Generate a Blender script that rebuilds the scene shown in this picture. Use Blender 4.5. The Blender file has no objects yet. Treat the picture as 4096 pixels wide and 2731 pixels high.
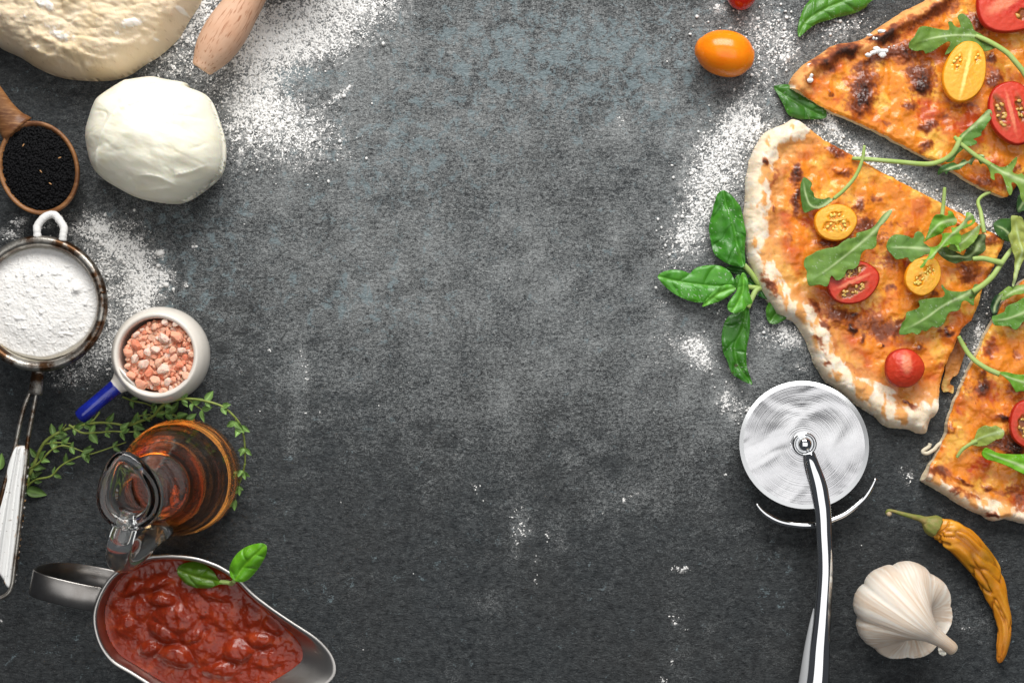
import bpy, math, random
import numpy as np
from mathutils import Vector, Matrix

# ------------------------------------------------------------------ camera, world, lights
H = 0.9                      # camera height over the slate (m)
S = 0.6 / 4096               # metres per photograph pixel at table level
scene = bpy.context.scene
cam_d = bpy.data.cameras.new("camera")
cam_d.lens = 36 * H / 0.6
cam_d.sensor_width = 36
cam_d.clip_start = 0.01
cam_d.clip_end = 50
cam = bpy.data.objects.new("camera", cam_d)
cam.location = (0, 0, H)
scene.collection.objects.link(cam)
scene.camera = cam

world = bpy.data.worlds.new("World")
scene.world = world
world.use_nodes = True
wb = world.node_tree.nodes["Background"]
wb.inputs[0].default_value = (0.84, 0.90, 1.0, 1)
wb.inputs[1].default_value = 0.06

def area(name, loc, target, sx, sy, power, col):
    d = bpy.data.lights.new(name, 'AREA')
    d.shape = 'RECTANGLE'
    d.size, d.size_y = sx, sy
    d.energy = power
    d.color = col
    o = bpy.data.objects.new(name, d)
    o.location = loc
    v = Vector(target) - Vector(loc)
    o.rotation_euler = v.to_track_quat('-Z', 'Y').to_euler()
    scene.collection.objects.link(o)
    return o

area("window_light", (0.05, 0.95, 0.78), (0.0, 0.05, 0), 1.0, 0.65, 20.0, (1.0, 0.985, 0.96))
area("ceiling_bounce", (0.30, -0.12, 2.3), (0.30, -0.12, 0), 2.4, 1.9, 18.0, (1.0, 0.99, 0.98))

scene.view_settings.view_transform = 'Standard'
scene.view_settings.look = 'None'
scene.view_settings.exposure = 0.12
scene.view_settings.gamma = 1.0
scene.render.engine = 'CYCLES'
scene.cycles.use_denoising = True
scene.cycles.max_bounces = 14
scene.cycles.transmission_bounces = 14
scene.cycles.transparent_max_bounces = 8
scene.cycles.diffuse_bounces = 3
scene.cycles.glossy_bounces = 5
scene.cycles.sample_clamp_indirect = 4.0

rng = np.random.default_rng(7)
random.seed(11)

# ------------------------------------------------------------------ helpers
def lin(r, g, b):
    f = lambda c: c / 12.92 if c <= 0.04045 else ((c + 0.055) / 1.055) ** 2.4
    return np.array([f(r / 255), f(g / 255), f(b / 255)])

def _h(ix, iy, iz, seed):
    h = (ix * 374761393 + iy * 668265263 + iz * 2147483629 + seed * 974634777) & 0xffffffff
    h = ((h ^ (h >> 13)) * 1274126177) & 0xffffffff
    h = ((h ^ (h >> 16)) * 2246822519) & 0xffffffff
    return (h ^ (h >> 15)).astype(np.float64) / 4294967296.0

def n2(x, y, seed=0):
    """gradient noise, about -1..1"""
    x = np.asarray(x, float); y = np.asarray(y, float)
    ix = np.floor(x).astype(np.int64); iy = np.floor(y).astype(np.int64)
    fx = x - ix; fy = y - iy
    ux = fx * fx * fx * (fx * (fx * 6 - 15) + 10); uy = fy * fy * fy * (fy * (fy * 6 - 15) + 10)
    def g(dx, dy):
        a = _h(ix + dx, iy + dy, 0 * ix, seed) * 2 * np.pi
        return np.cos(a) * (fx - dx) + np.sin(a) * (fy - dy)
    a = g(0, 0) * (1 - ux) + g(1, 0) * ux
    b = g(0, 1) * (1 - ux) + g(1, 1) * ux
    return (a * (1 - uy) + b * uy) * 1.5

def fbm(x, y, o=4, seed=0, gain=0.5):
    t = 0; a = 1; s = 0
    for k in range(o):
        t = t + a * n2(x * 2 ** k + 13.7 * k, y * 2 ** k - 7.1 * k, seed + k * 17); s += a; a *= gain
    return t / s

def ridged(x, y, o=3, seed=0):
    t = 0; a = 1; s = 0
    for k in range(o):
        t = t + a * (1 - np.abs(n2(x * 2 ** k, y * 2 ** k, seed + k * 31)) * 2); s += a; a *= 0.5
    return t / s

def n3(x, y, z, seed=0):
    ix = np.floor(x).astype(np.int64); iy = np.floor(y).astype(np.int64); iz = np.floor(z).astype(np.int64)
    f = [x - ix, y - iy, z - iz]
    u = [q * q * (3 - 2 * q) for q in f]
    r = 0
    for dx in (0, 1):
        for dy in (0, 1):
            for dz in (0, 1):
                w = (u[0] if dx else 1 - u[0]) * (u[1] if dy else 1 - u[1]) * (u[2] if dz else 1 - u[2])
                r = r + w * _h(ix + dx, iy + dy, iz + dz, seed)
    return r * 2 - 1

def fbm3(x, y, z, o=3, seed=0):
    t = 0; a = 1; s = 0
    for k in range(o):
        t = t + a * n3(x * 2 ** k, y * 2 ** k, z * 2 ** k, seed + 5 * k); s += a; a *= 0.5
    return t / s

def ss(a, b, x):
    t = np.clip((x - a) / (b - a), 0, 1)
    return t * t * (3 - 2 * t)

def mixc(c, d, t):
    return c * (1 - t[..., None]) + np.asarray(d) * t[..., None]

def W(u, v, z=0.0):
    """place in the world (m) of the photograph pixel (u, v) for a point z above the slate"""
    k = S * (1 - z / H)
    return ((u - 2048) * k, (1365.5 - v) * k, z)

def catmull(P, n, closed=False):
    P = np.asarray(P, float)
    m = len(P)
    if closed:
        idx = lambda i: P[np.mod(i, m)]
        segs = m
    else:
        Q = np.vstack([2 * P[0] - P[1], P, 2 * P[-1] - P[-2]])
        idx = lambda i: Q[np.clip(i + 1, 0, m + 1)]
        segs = m - 1
    t = np.linspace(0, segs, n, endpoint=not closed)
    i = np.minimum(np.floor(t).astype(int), segs - 1)
    f = (t - i)[:, None]
    p0, p1, p2, p3 = idx(i - 1), idx(i), idx(i + 1), idx(i + 2)
    return 0.5 * ((2 * p1) + (-p0 + p2) * f + (2 * p0 - 5 * p1 + 4 * p2 - p3) * f ** 2 + (-p0 + 3 * p1 - 3 * p2 + p3) * f ** 3)

def resample(P, n):
    P = np.asarray(P, float)
    d = np.r_[0, np.cumsum(np.linalg.norm(np.diff(P, axis=0), axis=1))]
    t = np.linspace(0, d[-1], n)
    return np.stack([np.interp(t, d, P[:, k]) for k in range(P.shape[1])], 1)

def smooth_line(P, n):
    return resample(catmull(P, max(n * 3, 40)), n)

def poly_dist(px, py, L, closed=False, want=False):
    """distance of points to a polyline; want -> also arc length and signed side"""
    L = np.asarray(L, float)
    A = L if closed else L[:-1]
    B = np.roll(L, -1, 0) if closed else L[1:]
    sl = np.linalg.norm(B - A, axis=1)
    cum = np.r_[0, np.cumsum(sl)]
    best = np.full(px.shape, 1e18); arc = np.zeros(px.shape); sg = np.ones(px.shape)
    nx = np.zeros(px.shape); ny = np.zeros(px.shape)
    for k in range(len(A)):
        dx, dy = B[k] - A[k]
        ll = dx * dx + dy * dy
        if ll < 1e-12: continue
        t = np.clip(((px - A[k, 0]) * dx + (py - A[k, 1]) * dy) / ll, 0, 1)
        qx = A[k, 0] + t * dx; qy = A[k, 1] + t * dy
        d = (px - qx) ** 2 + (py - qy) ** 2
        m = d < best
        best = np.where(m, d, best)
        nx = np.where(m, qx, nx); ny = np.where(m, qy, ny)
        if want:
            arc = np.where(m, cum[k] + t * sl[k], arc)
            sg = np.where(m, np.sign(dx * (py - A[k, 1]) - dy * (px - A[k, 0])), sg)
    r = np.sqrt(best)
    return (r, arc, sg, cum[-1]) if want else (r, nx, ny)

def inside(px, py, L):
    r = np.zeros(px.shape, bool)
    n = len(L)
    for k in range(n):
        x1, y1 = L[k]; x2, y2 = L[(k + 1) % n]
        if y1 == y2: continue
        c = ((y1 > py) != (y2 > py)) & (px < (x2 - x1) * (py - y1) / (y2 - y1) + x1)
        r ^= c
    return r

def mesh_obj(name, V, faces, mat=None, parent=None, col=None, gloss=None, smooth=True):
    """faces: one array (n,k) or a list of such arrays"""
    if not isinstance(faces, (list, tuple)): faces = [faces]
    faces = [np.asarray(f, np.int32) for f in faces if len(f)]
    V = np.asarray(V, np.float32)
    me = bpy.data.meshes.new(name)
    me.vertices.add(len(V)); me.vertices.foreach_set("co", V.ravel())
    tot = sum(f.size for f in faces); npoly = sum(len(f) for f in faces)
    me.loops.add(tot); me.loops.foreach_set("vertex_index", np.concatenate([f.ravel() for f in faces]))
    me.polygons.add(npoly)
    sizes = np.concatenate([np.full(len(f), f.shape[1], np.int32) for f in faces])
    starts = np.r_[0, np.cumsum(sizes)[:-1]].astype(np.int32)
    me.polygons.foreach_set("loop_start", starts)
    me.polygons.foreach_set("loop_total", sizes)
    me.polygons.foreach_set("use_smooth", np.full(npoly, smooth, bool))
    if col is not None:
        a = me.color_attributes.new("Col", 'FLOAT_COLOR', 'POINT')
        c4 = np.ones((len(V), 4), np.float32); c4[:, :3] = np.clip(col, 0, 1)
        a.data.foreach_set("color", c4.ravel())
    if gloss is not None:
        a = me.attributes.new("g", 'FLOAT', 'POINT')
        a.data.foreach_set("value", np.asarray(gloss, np.float32).ravel())
    me.update(calc_edges=True)
    me.validate()
    if mat: me.materials.append(mat)
    o = bpy.data.objects.new(name, me)
    scene.collection.objects.link(o)
    if parent: o.parent = parent
    return o

def tag(o, label, cat, group=None):
    o["label"] = label; o["category"] = cat
    if group: o["group"] = group
    return o

def thing(name, label, cat, loc=(0, 0, 0), group=None):
    o = bpy.data.objects.new(name, None)
    o.empty_display_size = 0.01
    o.location = loc
    scene.collection.objects.link(o)
    return tag(o, label, cat, group)

def rel(V, root):
    return np.asarray(V) - np.array(root.location)

# ---- surfaces
def sweep(P, R, ns=16, flat=1.0, cap=True, up=(0, 0, 1), wid=1.0):
    P = np.asarray(P, float); n = len(P)
    R = np.asarray(R, float)
    if R.ndim == 0: R = np.full(n, float(R))
    if R.ndim == 1: R = np.repeat(R[:, None], ns, 1)
    T = np.gradient(P, axis=0); T /= np.linalg.norm(T, axis=1)[:, None] + 1e-12
    s = np.cross(T[0], up)
    if np.linalg.norm(s) < 1e-3: s = np.array([1.0, 0, 0])
    s /= np.linalg.norm(s)
    th = np.arange(ns) / ns * 2 * np.pi
    rings = []
    for i in range(n):
        s = s - T[i] * np.dot(s, T[i]); s /= np.linalg.norm(s) + 1e-12
        b = np.cross(s, T[i])
        rings.append(P[i] + (np.cos(th)[:, None] * s * wid + np.sin(th)[:, None] * b * flat) * R[i][:, None])
    V = np.concatenate(rings)
    i = np.arange(n - 1)[:, None] * ns; j = np.arange(ns)[None, :]; j2 = (j + 1) % ns
    F = np.stack([i + j, i + j2, i + ns + j2, i + ns + j], -1).reshape(-1, 4)
    faces = [F]
    if cap:
        V = np.vstack([V, P[0], P[-1]])
        a = np.arange(ns); b2 = (a + 1) % ns
        faces.append(np.stack([b2, a, np.full(ns, n * ns)], -1))
        faces.append(np.stack([(n - 1) * ns + a, (n - 1) * ns + b2, np.full(ns, n * ns + 1)], -1))
    return V, [f[:, ::-1] for f in faces]

def lathe(prof, ns=48, close=False):
    prof = np.asarray(prof, float); n = len(prof)
    th = np.arange(ns) / ns * 2 * np.pi
    V = np.stack([prof[:, 0][:, None] * np.cos(th), prof[:, 0][:, None] * np.sin(th), np.repeat(prof[:, 1][:, None], ns, 1)], -1).reshape(-1, 3)
    m = n if close else n - 1
    i = np.arange(m)[:, None]; j = np.arange(ns)[None, :]
    F = np.stack([i * ns + j, i * ns + (j + 1) % ns, ((i + 1) % n) * ns + (j + 1) % ns, ((i + 1) % n) * ns + j], -1).reshape(-1, 4)
    return V, F

def joinm(parts):
    Vs = []; Fs = []; k = 0
    for V, F in parts:
        if not isinstance(F, (list, tuple)): F = [F]
        Vs.append(V); Fs += [np.asarray(f) + k for f in F]; k += len(V)
    return np.vstack(Vs), Fs

def patch(outline, cell, zfun, colfun=None, zref=0.0, thick=None, zbot=None, side_col=None, n_out=None, extra_gloss=None):
    """solid sheet over a traced outline: top relief zfun(u,v,d), closed sides and underside"""
    L = np.asarray(outline, float)
    x0, y0 = L.min(0) - cell; x1, y1 = L.max(0) + cell
    nx = int((x1 - x0) / cell) + 2; ny = int((y1 - y0) / cell) + 2
    gx, gy = np.meshgrid(x0 + np.arange(nx) * cell, y0 + np.arange(ny) * cell)
    ins = inside(gx, gy, L)
    d, qx, qy = poly_dist(gx, gy, L, closed=True)
    near = (d < cell * 0.3) & ins
    gx = np.where(ins & ~near, gx, qx); gy = np.where(ins & ~near, gy, qy)
    d = np.where(ins & ~near, d, 0)
    c = ins[:-1, :-1].astype(int) + ins[1:, :-1] + ins[:-1, 1:] + ins[1:, 1:]
    I = np.arange(nx * ny).reshape(ny, nx)
    m = c >= 1
    # image v grows downward, so this order faces up in the world
    Q = np.stack([I[:-1, :-1][m], I[1:, :-1][m], I[1:, 1:][m], I[:-1, 1:][m]], -1)
    used = np.unique(Q)
    mp = np.full(nx * ny, -1); mp[used] = np.arange(len(used)); Q = mp[Q]
    u = gx.ravel()[used]; v = gy.ravel()[used]; d = d.ravel()[used]
    z = zfun(u, v, d)
    k = S * (1 - zref / H)
    X = (u - 2048) * k; Y = (1365.5 - v) * k
    top = np.stack([X, Y, z], -1)
    N = len(top)
    zb = z - thick if thick is not None else np.minimum(np.full(N, zbot), z - 1e-5)
    bot = np.stack([X, Y, zb], -1)
    e = np.concatenate([Q[:, [0, 1]], Q[:, [1, 2]], Q[:, [2, 3]], Q[:, [3, 0]]])
    key = e[:, 0].astype(np.int64) * N + e[:, 1]; rk = e[:, 1].astype(np.int64) * N + e[:, 0]
    E = e[~np.isin(key, rk)]
    V = [top, bot]; F = [Q, Q[:, ::-1] + N]
    col = None
    if colfun is not None:
        ct = colfun(u, v, d); col = [ct, ct if side_col is None else np.repeat(np.asarray(side_col)[None, :], N, 0)]
    gl = None
    if extra_gloss is not None:
        g = extra_gloss(u, v, d); gl = [g, g if side_col is None else np.full(N, 0.9)]
    if side_col is None:
        F.append(np.stack([E[:, 1], E[:, 0], E[:, 0] + N, E[:, 1] + N], -1))
    else:
        # a side wall of its own so that the crumb colour starts just under the top
        ub = np.unique(E); mb = np.full(N, -1); mb[ub] = np.arange(len(ub)); nb = len(ub)
        base = 2 * N
        rr = []
        jit = fbm(u[ub] / 14, v[ub] / 14, 3, 91)
        for f_, cc in ((0.0, 'top'), (0.16, 'mid'), (0.45, 'side'), (0.8, 'side'), (1.0, 'side')):
            zz = z[ub] * (1 - f_) + zb[ub] * f_
            off = (0.0006 * math.sin(f_ * math.pi)) * jit
            P = np.stack([X[ub] + off, Y[ub] + off * 0.7, zz], -1); rr.append(P)
            if col is not None:
                sc = np.asarray(side_col)[None, :] * (1 + 0.15 * fbm(u[ub] / 9, v[ub] / 9 + f_ * 30, 2, 5)[:, None])
                col.append(col[0][ub] if cc == 'top' else (0.45 * col[0][ub] + 0.55 * sc if cc == 'mid' else sc))
            if gl is not None: gl.append(gl[0][ub] if cc == 'top' else np.full(nb, 0.85))
        V += rr
        Eb = mb[E]
        for r_ in range(4):
            a = base + r_ * nb; b = base + (r_ + 1) * nb
            F.append(np.stack([Eb[:, 1] + a, Eb[:, 0] + a, Eb[:, 0] + b, Eb[:, 1] + b], -1))
    V = np.vstack(V)
    return V, F, (np.vstack(col) if col is not None else None), (np.concatenate(gl) if gl is not None else None)

def uvsphere(nu=16, nv=10):
    th = np.arange(nu) / nu * 2 * np.pi; ph = np.linspace(0, np.pi, nv + 1)[1:-1]
    V = [np.array([0, 0, 1.0])] + [np.array([np.sin(p) * np.cos(t), np.sin(p) * np.sin(t), np.cos(p)]) for p in ph for t in th] + [np.array([0, 0, -1.0])]
    V = np.array(V); F4 = []; F3 = []
    for j in range(nu): F3.append((0, 1 + j, 1 + (j + 1) % nu))
    for i in range(nv - 2):
        for j in range(nu):
            a = 1 + i * nu; F4.append((a + j, a + nu + j, a + nu + (j + 1) % nu, a + (j + 1) % nu))
    a = 1 + (nv - 2) * nu; e = len(V) - 1
    for j in range(nu): F3.append((a + j, e, a + (j + 1) % nu))
    return V, [np.array(F4), np.array(F3)]

# ---- materials
def mat(name, col=(0.8, 0.8, 0.8), rough=0.5, metal=0.0, spec=0.5, attr=False, gattr=False, sss=0.0, sssr=(1, 0.4, 0.2), ssc=0.003,
        trans=0.0, ior=1.45, bumps=(), tint=None, coat=0.0, sheen=0.0, aniso=0.0, mott=None):
    """bumps: (scale per m, strength, distance m, stretch xyz); tint: (scale, amount) fine tone grain"""
    m = bpy.data.materials.new(name)
    m.use_nodes = True
    nt = m.node_tree; N = nt.nodes; L = nt.links
    b = N["Principled BSDF"]
    b.inputs["Base Color"].default_value = (*col, 1)
    b.inputs["Roughness"].default_value = rough
    b.inputs["Metallic"].default_value = metal
    b.inputs["Specular IOR Level"].default_value = spec
    b.inputs["IOR"].default_value = ior
    b.inputs["Transmission Weight"].default_value = trans
    b.inputs["Coat Weight"].default_value = coat
    b.inputs["Coat Roughness"].default_value = 0.12
    b.inputs["Sheen Weight"].default_value = sheen
    b.inputs["Anisotropic"].default_value = aniso
    if sss:
        b.inputs["Subsurface Weight"].default_value = sss
        b.inputs["Subsurface Radius"].default_value = sssr
        b.inputs["Subsurface Scale"].default_value = ssc
    tc = N.new("ShaderNodeTexCoord")
    src = None
    if attr:
        a = N.new("ShaderNodeVertexColor"); a.layer_name = "Col"; src = a.outputs[0]
    if mott:  # second colour blended in by noise: (scale, colour, lo, hi, stretch)
        sc_, c2, lo, hi, st = mott
        mp = N.new("ShaderNodeMapping"); mp.inputs[3].default_value = st; L.new(tc.outputs["Object"], mp.inputs[0])
        no = N.new("ShaderNodeTexNoise"); no.inputs["Scale"].default_value = sc_; no.inputs["Detail"].default_value = 6
        no.inputs["Roughness"].default_value = 0.65
        L.new(mp.outputs[0], no.inputs[0])
        rp = N.new("ShaderNodeMapRange"); rp.inputs[1].default_value = lo; rp.inputs[2].default_value = hi; L.new(no.outputs[0], rp.inputs[0])
        mx = N.new("ShaderNodeMix"); mx.data_type = 'RGBA'
        mx.inputs[7].default_value = (*c2, 1)
        if src is None: mx.inputs[6].default_value = (*col, 1)
        else: L.new(src, mx.inputs[6])
        L.new(rp.outputs[0], mx.inputs[0]); src = mx.outputs[2]
    if tint:
        no = N.new("ShaderNodeTexNoise"); no.inputs["Scale"].default_value = tint[0]; no.inputs["Detail"].default_value = 5
        L.new(tc.outputs["Object"], no.inputs[0])
        rp = N.new("ShaderNodeMapRange"); rp.inputs[1].default_value = 0.3; rp.inputs[2].default_value = 0.7
        rp.inputs[3].default_value = 1 - tint[1]; rp.inputs[4].default_value = 1 + tint[1]
        L.new(no.outputs[0], rp.inputs[0])
        vm = N.new("ShaderNodeVectorMath"); vm.operation = 'SCALE'
        if src is None: vm.inputs[0].default_value = col
        else: L.new(src, vm.inputs[0])
        L.new(rp.outputs[0], vm.inputs[3]); src = vm.outputs[0]
    if src is not None: L.new(src, b.inputs["Base Color"])
    if gattr:
        a = N.new("ShaderNodeAttribute"); a.attribute_name = "g"; L.new(a.outputs["Fac"], b.inputs["Roughness"])
    prev = None
    for (sc_, st, di, stretch) in bumps:
        mp = N.new("ShaderNodeMapping"); mp.inputs[3].default_value = stretch; L.new(tc.outputs["Object"], mp.inputs[0])
        no = N.new("ShaderNodeTexNoise"); no.inputs["Scale"].default_value = sc_; no.inputs["Detail"].default_value = 4
        no.inputs["Distortion"].default_value = 0.4
        L.new(mp.outputs[0], no.inputs[0])
        bp = N.new("ShaderNodeBump"); bp.inputs["Strength"].default_value = st; bp.inputs["Distance"].default_value = di
        L.new(no.outputs[0], bp.inputs["Height"])
        if prev: L.new(prev, bp.inputs["Normal"])
        prev = bp.outputs[0]
    if prev: L.new(prev, b.inputs["Normal"])
    return m

ONE = (1, 1, 1)

def TR(ox, oy, k):
    return lambda pts: [(ox + x * k, oy + y * k) for x, y in pts]
Z1 = TR(3396, 0, .2979); Z2 = TR(3396, 400, .2979); Z3 = TR(3396, 800, .2979)
R1 = TR(2700, 0, .5935); R2 = TR(2600, 700, .6377); R3 = TR(2900, 1300, .5422)
R4 = TR(3546, 1150, .3188); R5 = TR(3596, 1600, .3316); R6 = TR(2900, 1900, .53)
A1 = TR(0, 0, .5741); A2 = TR(0, 800, .5741); A3 = TR(0, 1500, .5102); A4 = TR(0, 2000, .5952)

# ------------------------------------------------------------------ slate surface
def blob(u, v, cx, cy, rx, ry, rot=0, pw=2.0):
    a = math.radians(rot); c, s = math.cos(a), math.sin(a)
    x = (u - cx) * c + (v - cy) * s; y = -(u - cx) * s + (v - cy) * c
    return np.exp(-(((x / rx) ** 2 + (y / ry) ** 2) ** (pw / 2)))

def blobs(u, v, L):
    t = 0
    for b in L: t = t + b[-1] * blob(u, v, *b[:-1])
    return t

FILM = [(2050, 700, 1200, 760, 0, .58), (2000, 200, 1000, 350, 0, .30), (2150, 1350, 900, 560, 0, .30), (2860, 800, 260, 600, 0, .42), (3050, 200, 350, 260, 0, .55), (3650, 720, 420, 130, 32, 1.0), (3890, 1400, 70, 420, -20, 1.0),
        (1300, 700, 350, 300, 0, .45), (1000, 900, 350, 260, 0, .12), (2800, 1450, 260, 260, 0, .7), (3150, 1350, 140, 140, 0, .8), (1190, 1450, 40, 260, 0, .45),
        (1700, 1250, 700, 350, 0, .30), (2100, 1250, 200, 500, 8, .06), (2080, 2100, 50, 150, 0, .30), (2250, 2150, 40, 80, 0, .22),
        (2500, 2000, 130, 60, -25, .3), (2700, 2000, 300, 300, 0, .12), (1950, 2420, 80, 50, 0, .25), (2200, 1500, 300, 80, -20, .2), (2500, 1530, 140, 30, -32, .5),
        (2480, 480, 40, 70, 0, .9), (2290, 450, 20, 60, 20, .6), (1950, 500, 160, 90, 0, .3), (2980, 1600, 120, 180, 0, .5),
        (1200, 200, 420, 260, 0, .75), (1100, 480, 260, 160, 0, .5), (480, 1150, 180, 280, 0, .85), (3750, 1830, 60, 80, 0, .5), (2720, 2560, 60, 240, 0, .15), (3870, 2460, 90, 60, 0, .35)]
BLUE = [(1950, 230, 620, 300, 0, .82), (2500, 250, 400, 260, 0, .8), (1180, 320, 150, 90, 0, 1.0), (1600, 600, 420, 180, 0, .6), (1500, 1230, 360, 110, 5, .75), (750, 1180, 240, 150, 0, .7),
        (1500, 900, 700, 260, 0, .45), (2750, 480, 200, 200, 0, .3), (2900, 60, 200, 90, 0, .4), (620, 880, 260, 60, 0, .5), (3100, 2400, 120, 120, 0, .35), (3050, 2250, 100, 50, 0, .3),
        (2400, 1150, 500, 260, 0, .2), (800, 960, 200, 120, 0, .4), (200, 350, 200, 100, 0, .25), (250, 2600, 250, 60, 0, .3), (200, 2100, 60, 90, 0, .3), (3450, 1950, 60, 60, 0, .3),
        (1600, 2300, 400, 30, -16, .3), (1200, 2350, 200, 60, 0, .2)]
step = 8.5
x0, x1_, y0, y1_ = -700, 4800, -700, 3450
nx = int((x1_ - x0) / step) + 1; ny = int((y1_ - y0) / step) + 1
gu, gv = np.meshgrid(np.linspace(x0, x1_, nx), np.linspace(y1_, y0, ny))
film = (1 - np.exp(-1.0 * blobs(gu, gv, FILM))) * (0.85 + 0.9 * fbm(gu / 150, gv / 120, 5, 3, .6)) + .06 + .34 * fbm(gu / 80, gv / 65, 4, 8, .6) * (.5 + fbm(gu / 400, gv / 400, 2, 9))
# wipe streaks through the dust
film += 0.10 * n2((gu + gv * .35) / 60, (gv - gu * .35) / 420, 44) * ss(0.1, .5, film)
blue = blobs(gu, gv, BLUE)
tone = fbm(gu / 420, gv / 420, 4, 21)
Cc = np.stack([np.clip(film, 0, 1), np.clip(blue, 0, 1), np.clip(.5 + .6 * tone, 0, 1)], -1).reshape(-1, 3)
I = np.arange(nx * ny).reshape(ny, nx)
Fq = np.stack([I[:-1, :-1], I[:-1, 1:], I[1:, 1:], I[1:, :-1]], -1).reshape(-1, 4)
Vt = np.stack([(gu - 2048) * S, (1365.5 - gv) * S, 0 * gu], -1).reshape(-1, 3)

PIN = [(1180, 110, 300, 120, -6, 1.25), (1400, 20, 190, 60, 0, .9), (1060, 190, 170, 110, 20, .8), (1290, 190, 170, 60, -10, .5), (1030, 440, 110, 110, 0, .62), (1150, 470, 200, 110, 30, .52), (1050, 320, 80, 160, 0, .42),
       (760, 130, 120, 200, 20, .52), (880, 330, 120, 120, 0, .33), (1230, 560, 190, 130, 0, .3), (950, 520, 120, 160, 0, .32), (1100, 560, 260, 160, 0, .24), (800, 10, 120, 60, 0, .6), (1375, 372, 50, 9, -42, 1.1), (1330, 400, 50, 12, -42, .5), (650, 280, 90, 60, 0, .3)]
SIE = [(400, 1150, 150, 230, 0, .95), (470, 980, 90, 50, 20, .9), (560, 1100, 50, 130, 0, .8), (610, 1130, 90, 90, 0, .6), (650, 1110, 40, 30, 0, .8), (640, 1010, 22, 18, 0, .9), (398, 908, 34, 24, 0, 1.1), (320, 915, 60, 18, -10, .8), (76, 885, 34, 24, 0, .9), (60, 935, 50, 22, 0, .6),
       (400, 1400, 150, 70, -30, .75), (270, 1510, 90, 40, 0, .45), (30, 950, 60, 30, 0, .35), (560, 1220, 60, 90, 0, .6), (180, 900, 30, 20, 0, .6), (340, 870, 60, 30, 0, .4), (736, 1143, 14, 12, 0, .9), (775, 981, 12, 12, 0, .9), (500, 920, 120, 60, 0, .25)]
PIZ = [(2970, 450, 60, 80, 0, .85), (3010, 520, 110, 60, 0, .8), (2880, 600, 120, 130, 20, .62), (2800, 760, 90, 150, 20, .55), (2780, 920, 70, 110, 0, .62), (2740, 960, 50, 60, 0, .5), (2900, 700, 120, 160, 0, .55), (2850, 820, 60, 60, 0, .4),
       (2790, 1400, 50, 50, 0, 1.05), (2750, 1370, 60, 40, 0, .55), (2820, 1450, 60, 40, 45, .8), (3140, 1330, 60, 40, 50, .85), (3180, 1360, 70, 40, 40, .6), (3060, 1350, 70, 60, 0, .5), (2870, 1240, 50, 40, 0, .45),
       (3330, 510, 26, 60, -25, .95), (3290, 480, 60, 40, 0, .7), (3260, 540, 60, 25, 35, .7), (3500, 650, 160, 34, 32, .66), (3700, 770, 200, 34, 32, .55), (3870, 870, 140, 40, 32, .6), (3420, 600, 80, 40, 30, .5), (3950, 900, 80, 50, 40, .6),
       (3900, 1400, 20, 60, 20, .75), (3920, 1320, 24, 50, 15, .8), (3860, 1500, 24, 80, 20, .5), (3800, 1640, 20, 60, 0, .5), (3950, 1150, 30, 100, 0, .5), (3760, 1790, 24, 18, 0, .5), (3636, 1912, 16, 22, 0, 1.0), (3620, 1880, 30, 30, 0, .4),
       (2960, 160, 170, 120, 0, .36), (3080, 90, 160, 110, 0, .38), (3150, 190, 80, 80, 0, .45), (3140, 230, 20, 20, 0, .9), (3060, 330, 80, 120, 0, .45), (2870, 30, 30, 20, 0, .9), (3400, 90, 120, 60, 0, .4), (3330, 130, 60, 60, 0, .4),
       (2920, 1560, 30, 90, 15, .55), (2960, 1640, 60, 60, 0, .6), (2880, 1600, 40, 40, 0, .4), (2700, 1100, 60, 40, 0, .4), (2960, 1480, 60, 24, 0, .45), (2680, 1000, 60, 90, 0, .4), (2650, 1230, 60, 60, 0, .3), (3200, 1470, 40, 20, 0, .5), (2640, 1400, 100, 100, 0, .3)]
MIS = [(2712, 2277, 22, 12, 0, 1.5), (2748, 2277, 22, 12, 0, 1.4), (2498, 1999, 12, 14, 0, 1.1), (2540, 1975, 40, 10, -25, .75), (2424, 2045, 16, 20, 0, .6), (2075, 2060, 40, 90, 0, .45), (2110, 2115, 40, 20, 0, .5), (2192, 2140, 14, 28, 0, .8), (2240, 2160, 30, 40, 0, .45), (2065, 2160, 18, 80, 0, .42), (2140, 2270, 14, 60, 0, .5), (2140, 2330, 14, 30, 0, .4),
       (1205, 1420, 18, 60, 0, .5), (1225, 1510, 16, 90, 0, .52), (1290, 1650, 20, 30, 0, .45), (1950, 2420, 50, 30, 0, .35), (2480, 485, 26, 34, 0, .62), (1900, 1950, 20, 40, -30, .5), (2300, 1970, 20, 20, 0, .3), (2898, 1900, 12, 10, 0, .9), (2860, 1935, 20, 20, 0, .4),
       (2700, 2490, 14, 12, 0, .9), (2740, 2515, 10, 9, 0, .9), (2690, 2470, 30, 20, 0, .4), (2686, 2650, 10, 12, 0, 1.0), (2650, 2720, 20, 20, 0, .9), (2630, 1986, 20, 12, 0, .5), (3450, 2510, 6, 6, 0, 1), (3125, 2200, 20, 24, 0, .4), (3860, 2515, 44, 12, 0, .5), (3920, 2560, 24, 18, 0, .45), (2635, 2025, 9, 9, 0, .9),
       (3445, 2182, 5, 5, 0, 1.1), (240, 1637, 9, 8, 0, 1.2), (38, 1650, 6, 6, 0, 1), (4, 2485, 10, 12, 0, 1), (42, 2706, 7, 6, 0, 1), (3385, 2670, 5, 5, 0, 1), (2330, 850, 10, 10, 0, .8), (1076, 1403, 8, 8, 0, 1.1), (1180, 1650, 70, 30, 0, .25)]
DUST = 1 - np.exp(-1.10 * np.maximum(blobs(gu, gv, PIN) + .85 * blobs(gu, gv, PIZ) + .35 * blobs(gu, gv, MIS) + blobs(gu, gv, SIE), 0))
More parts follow.
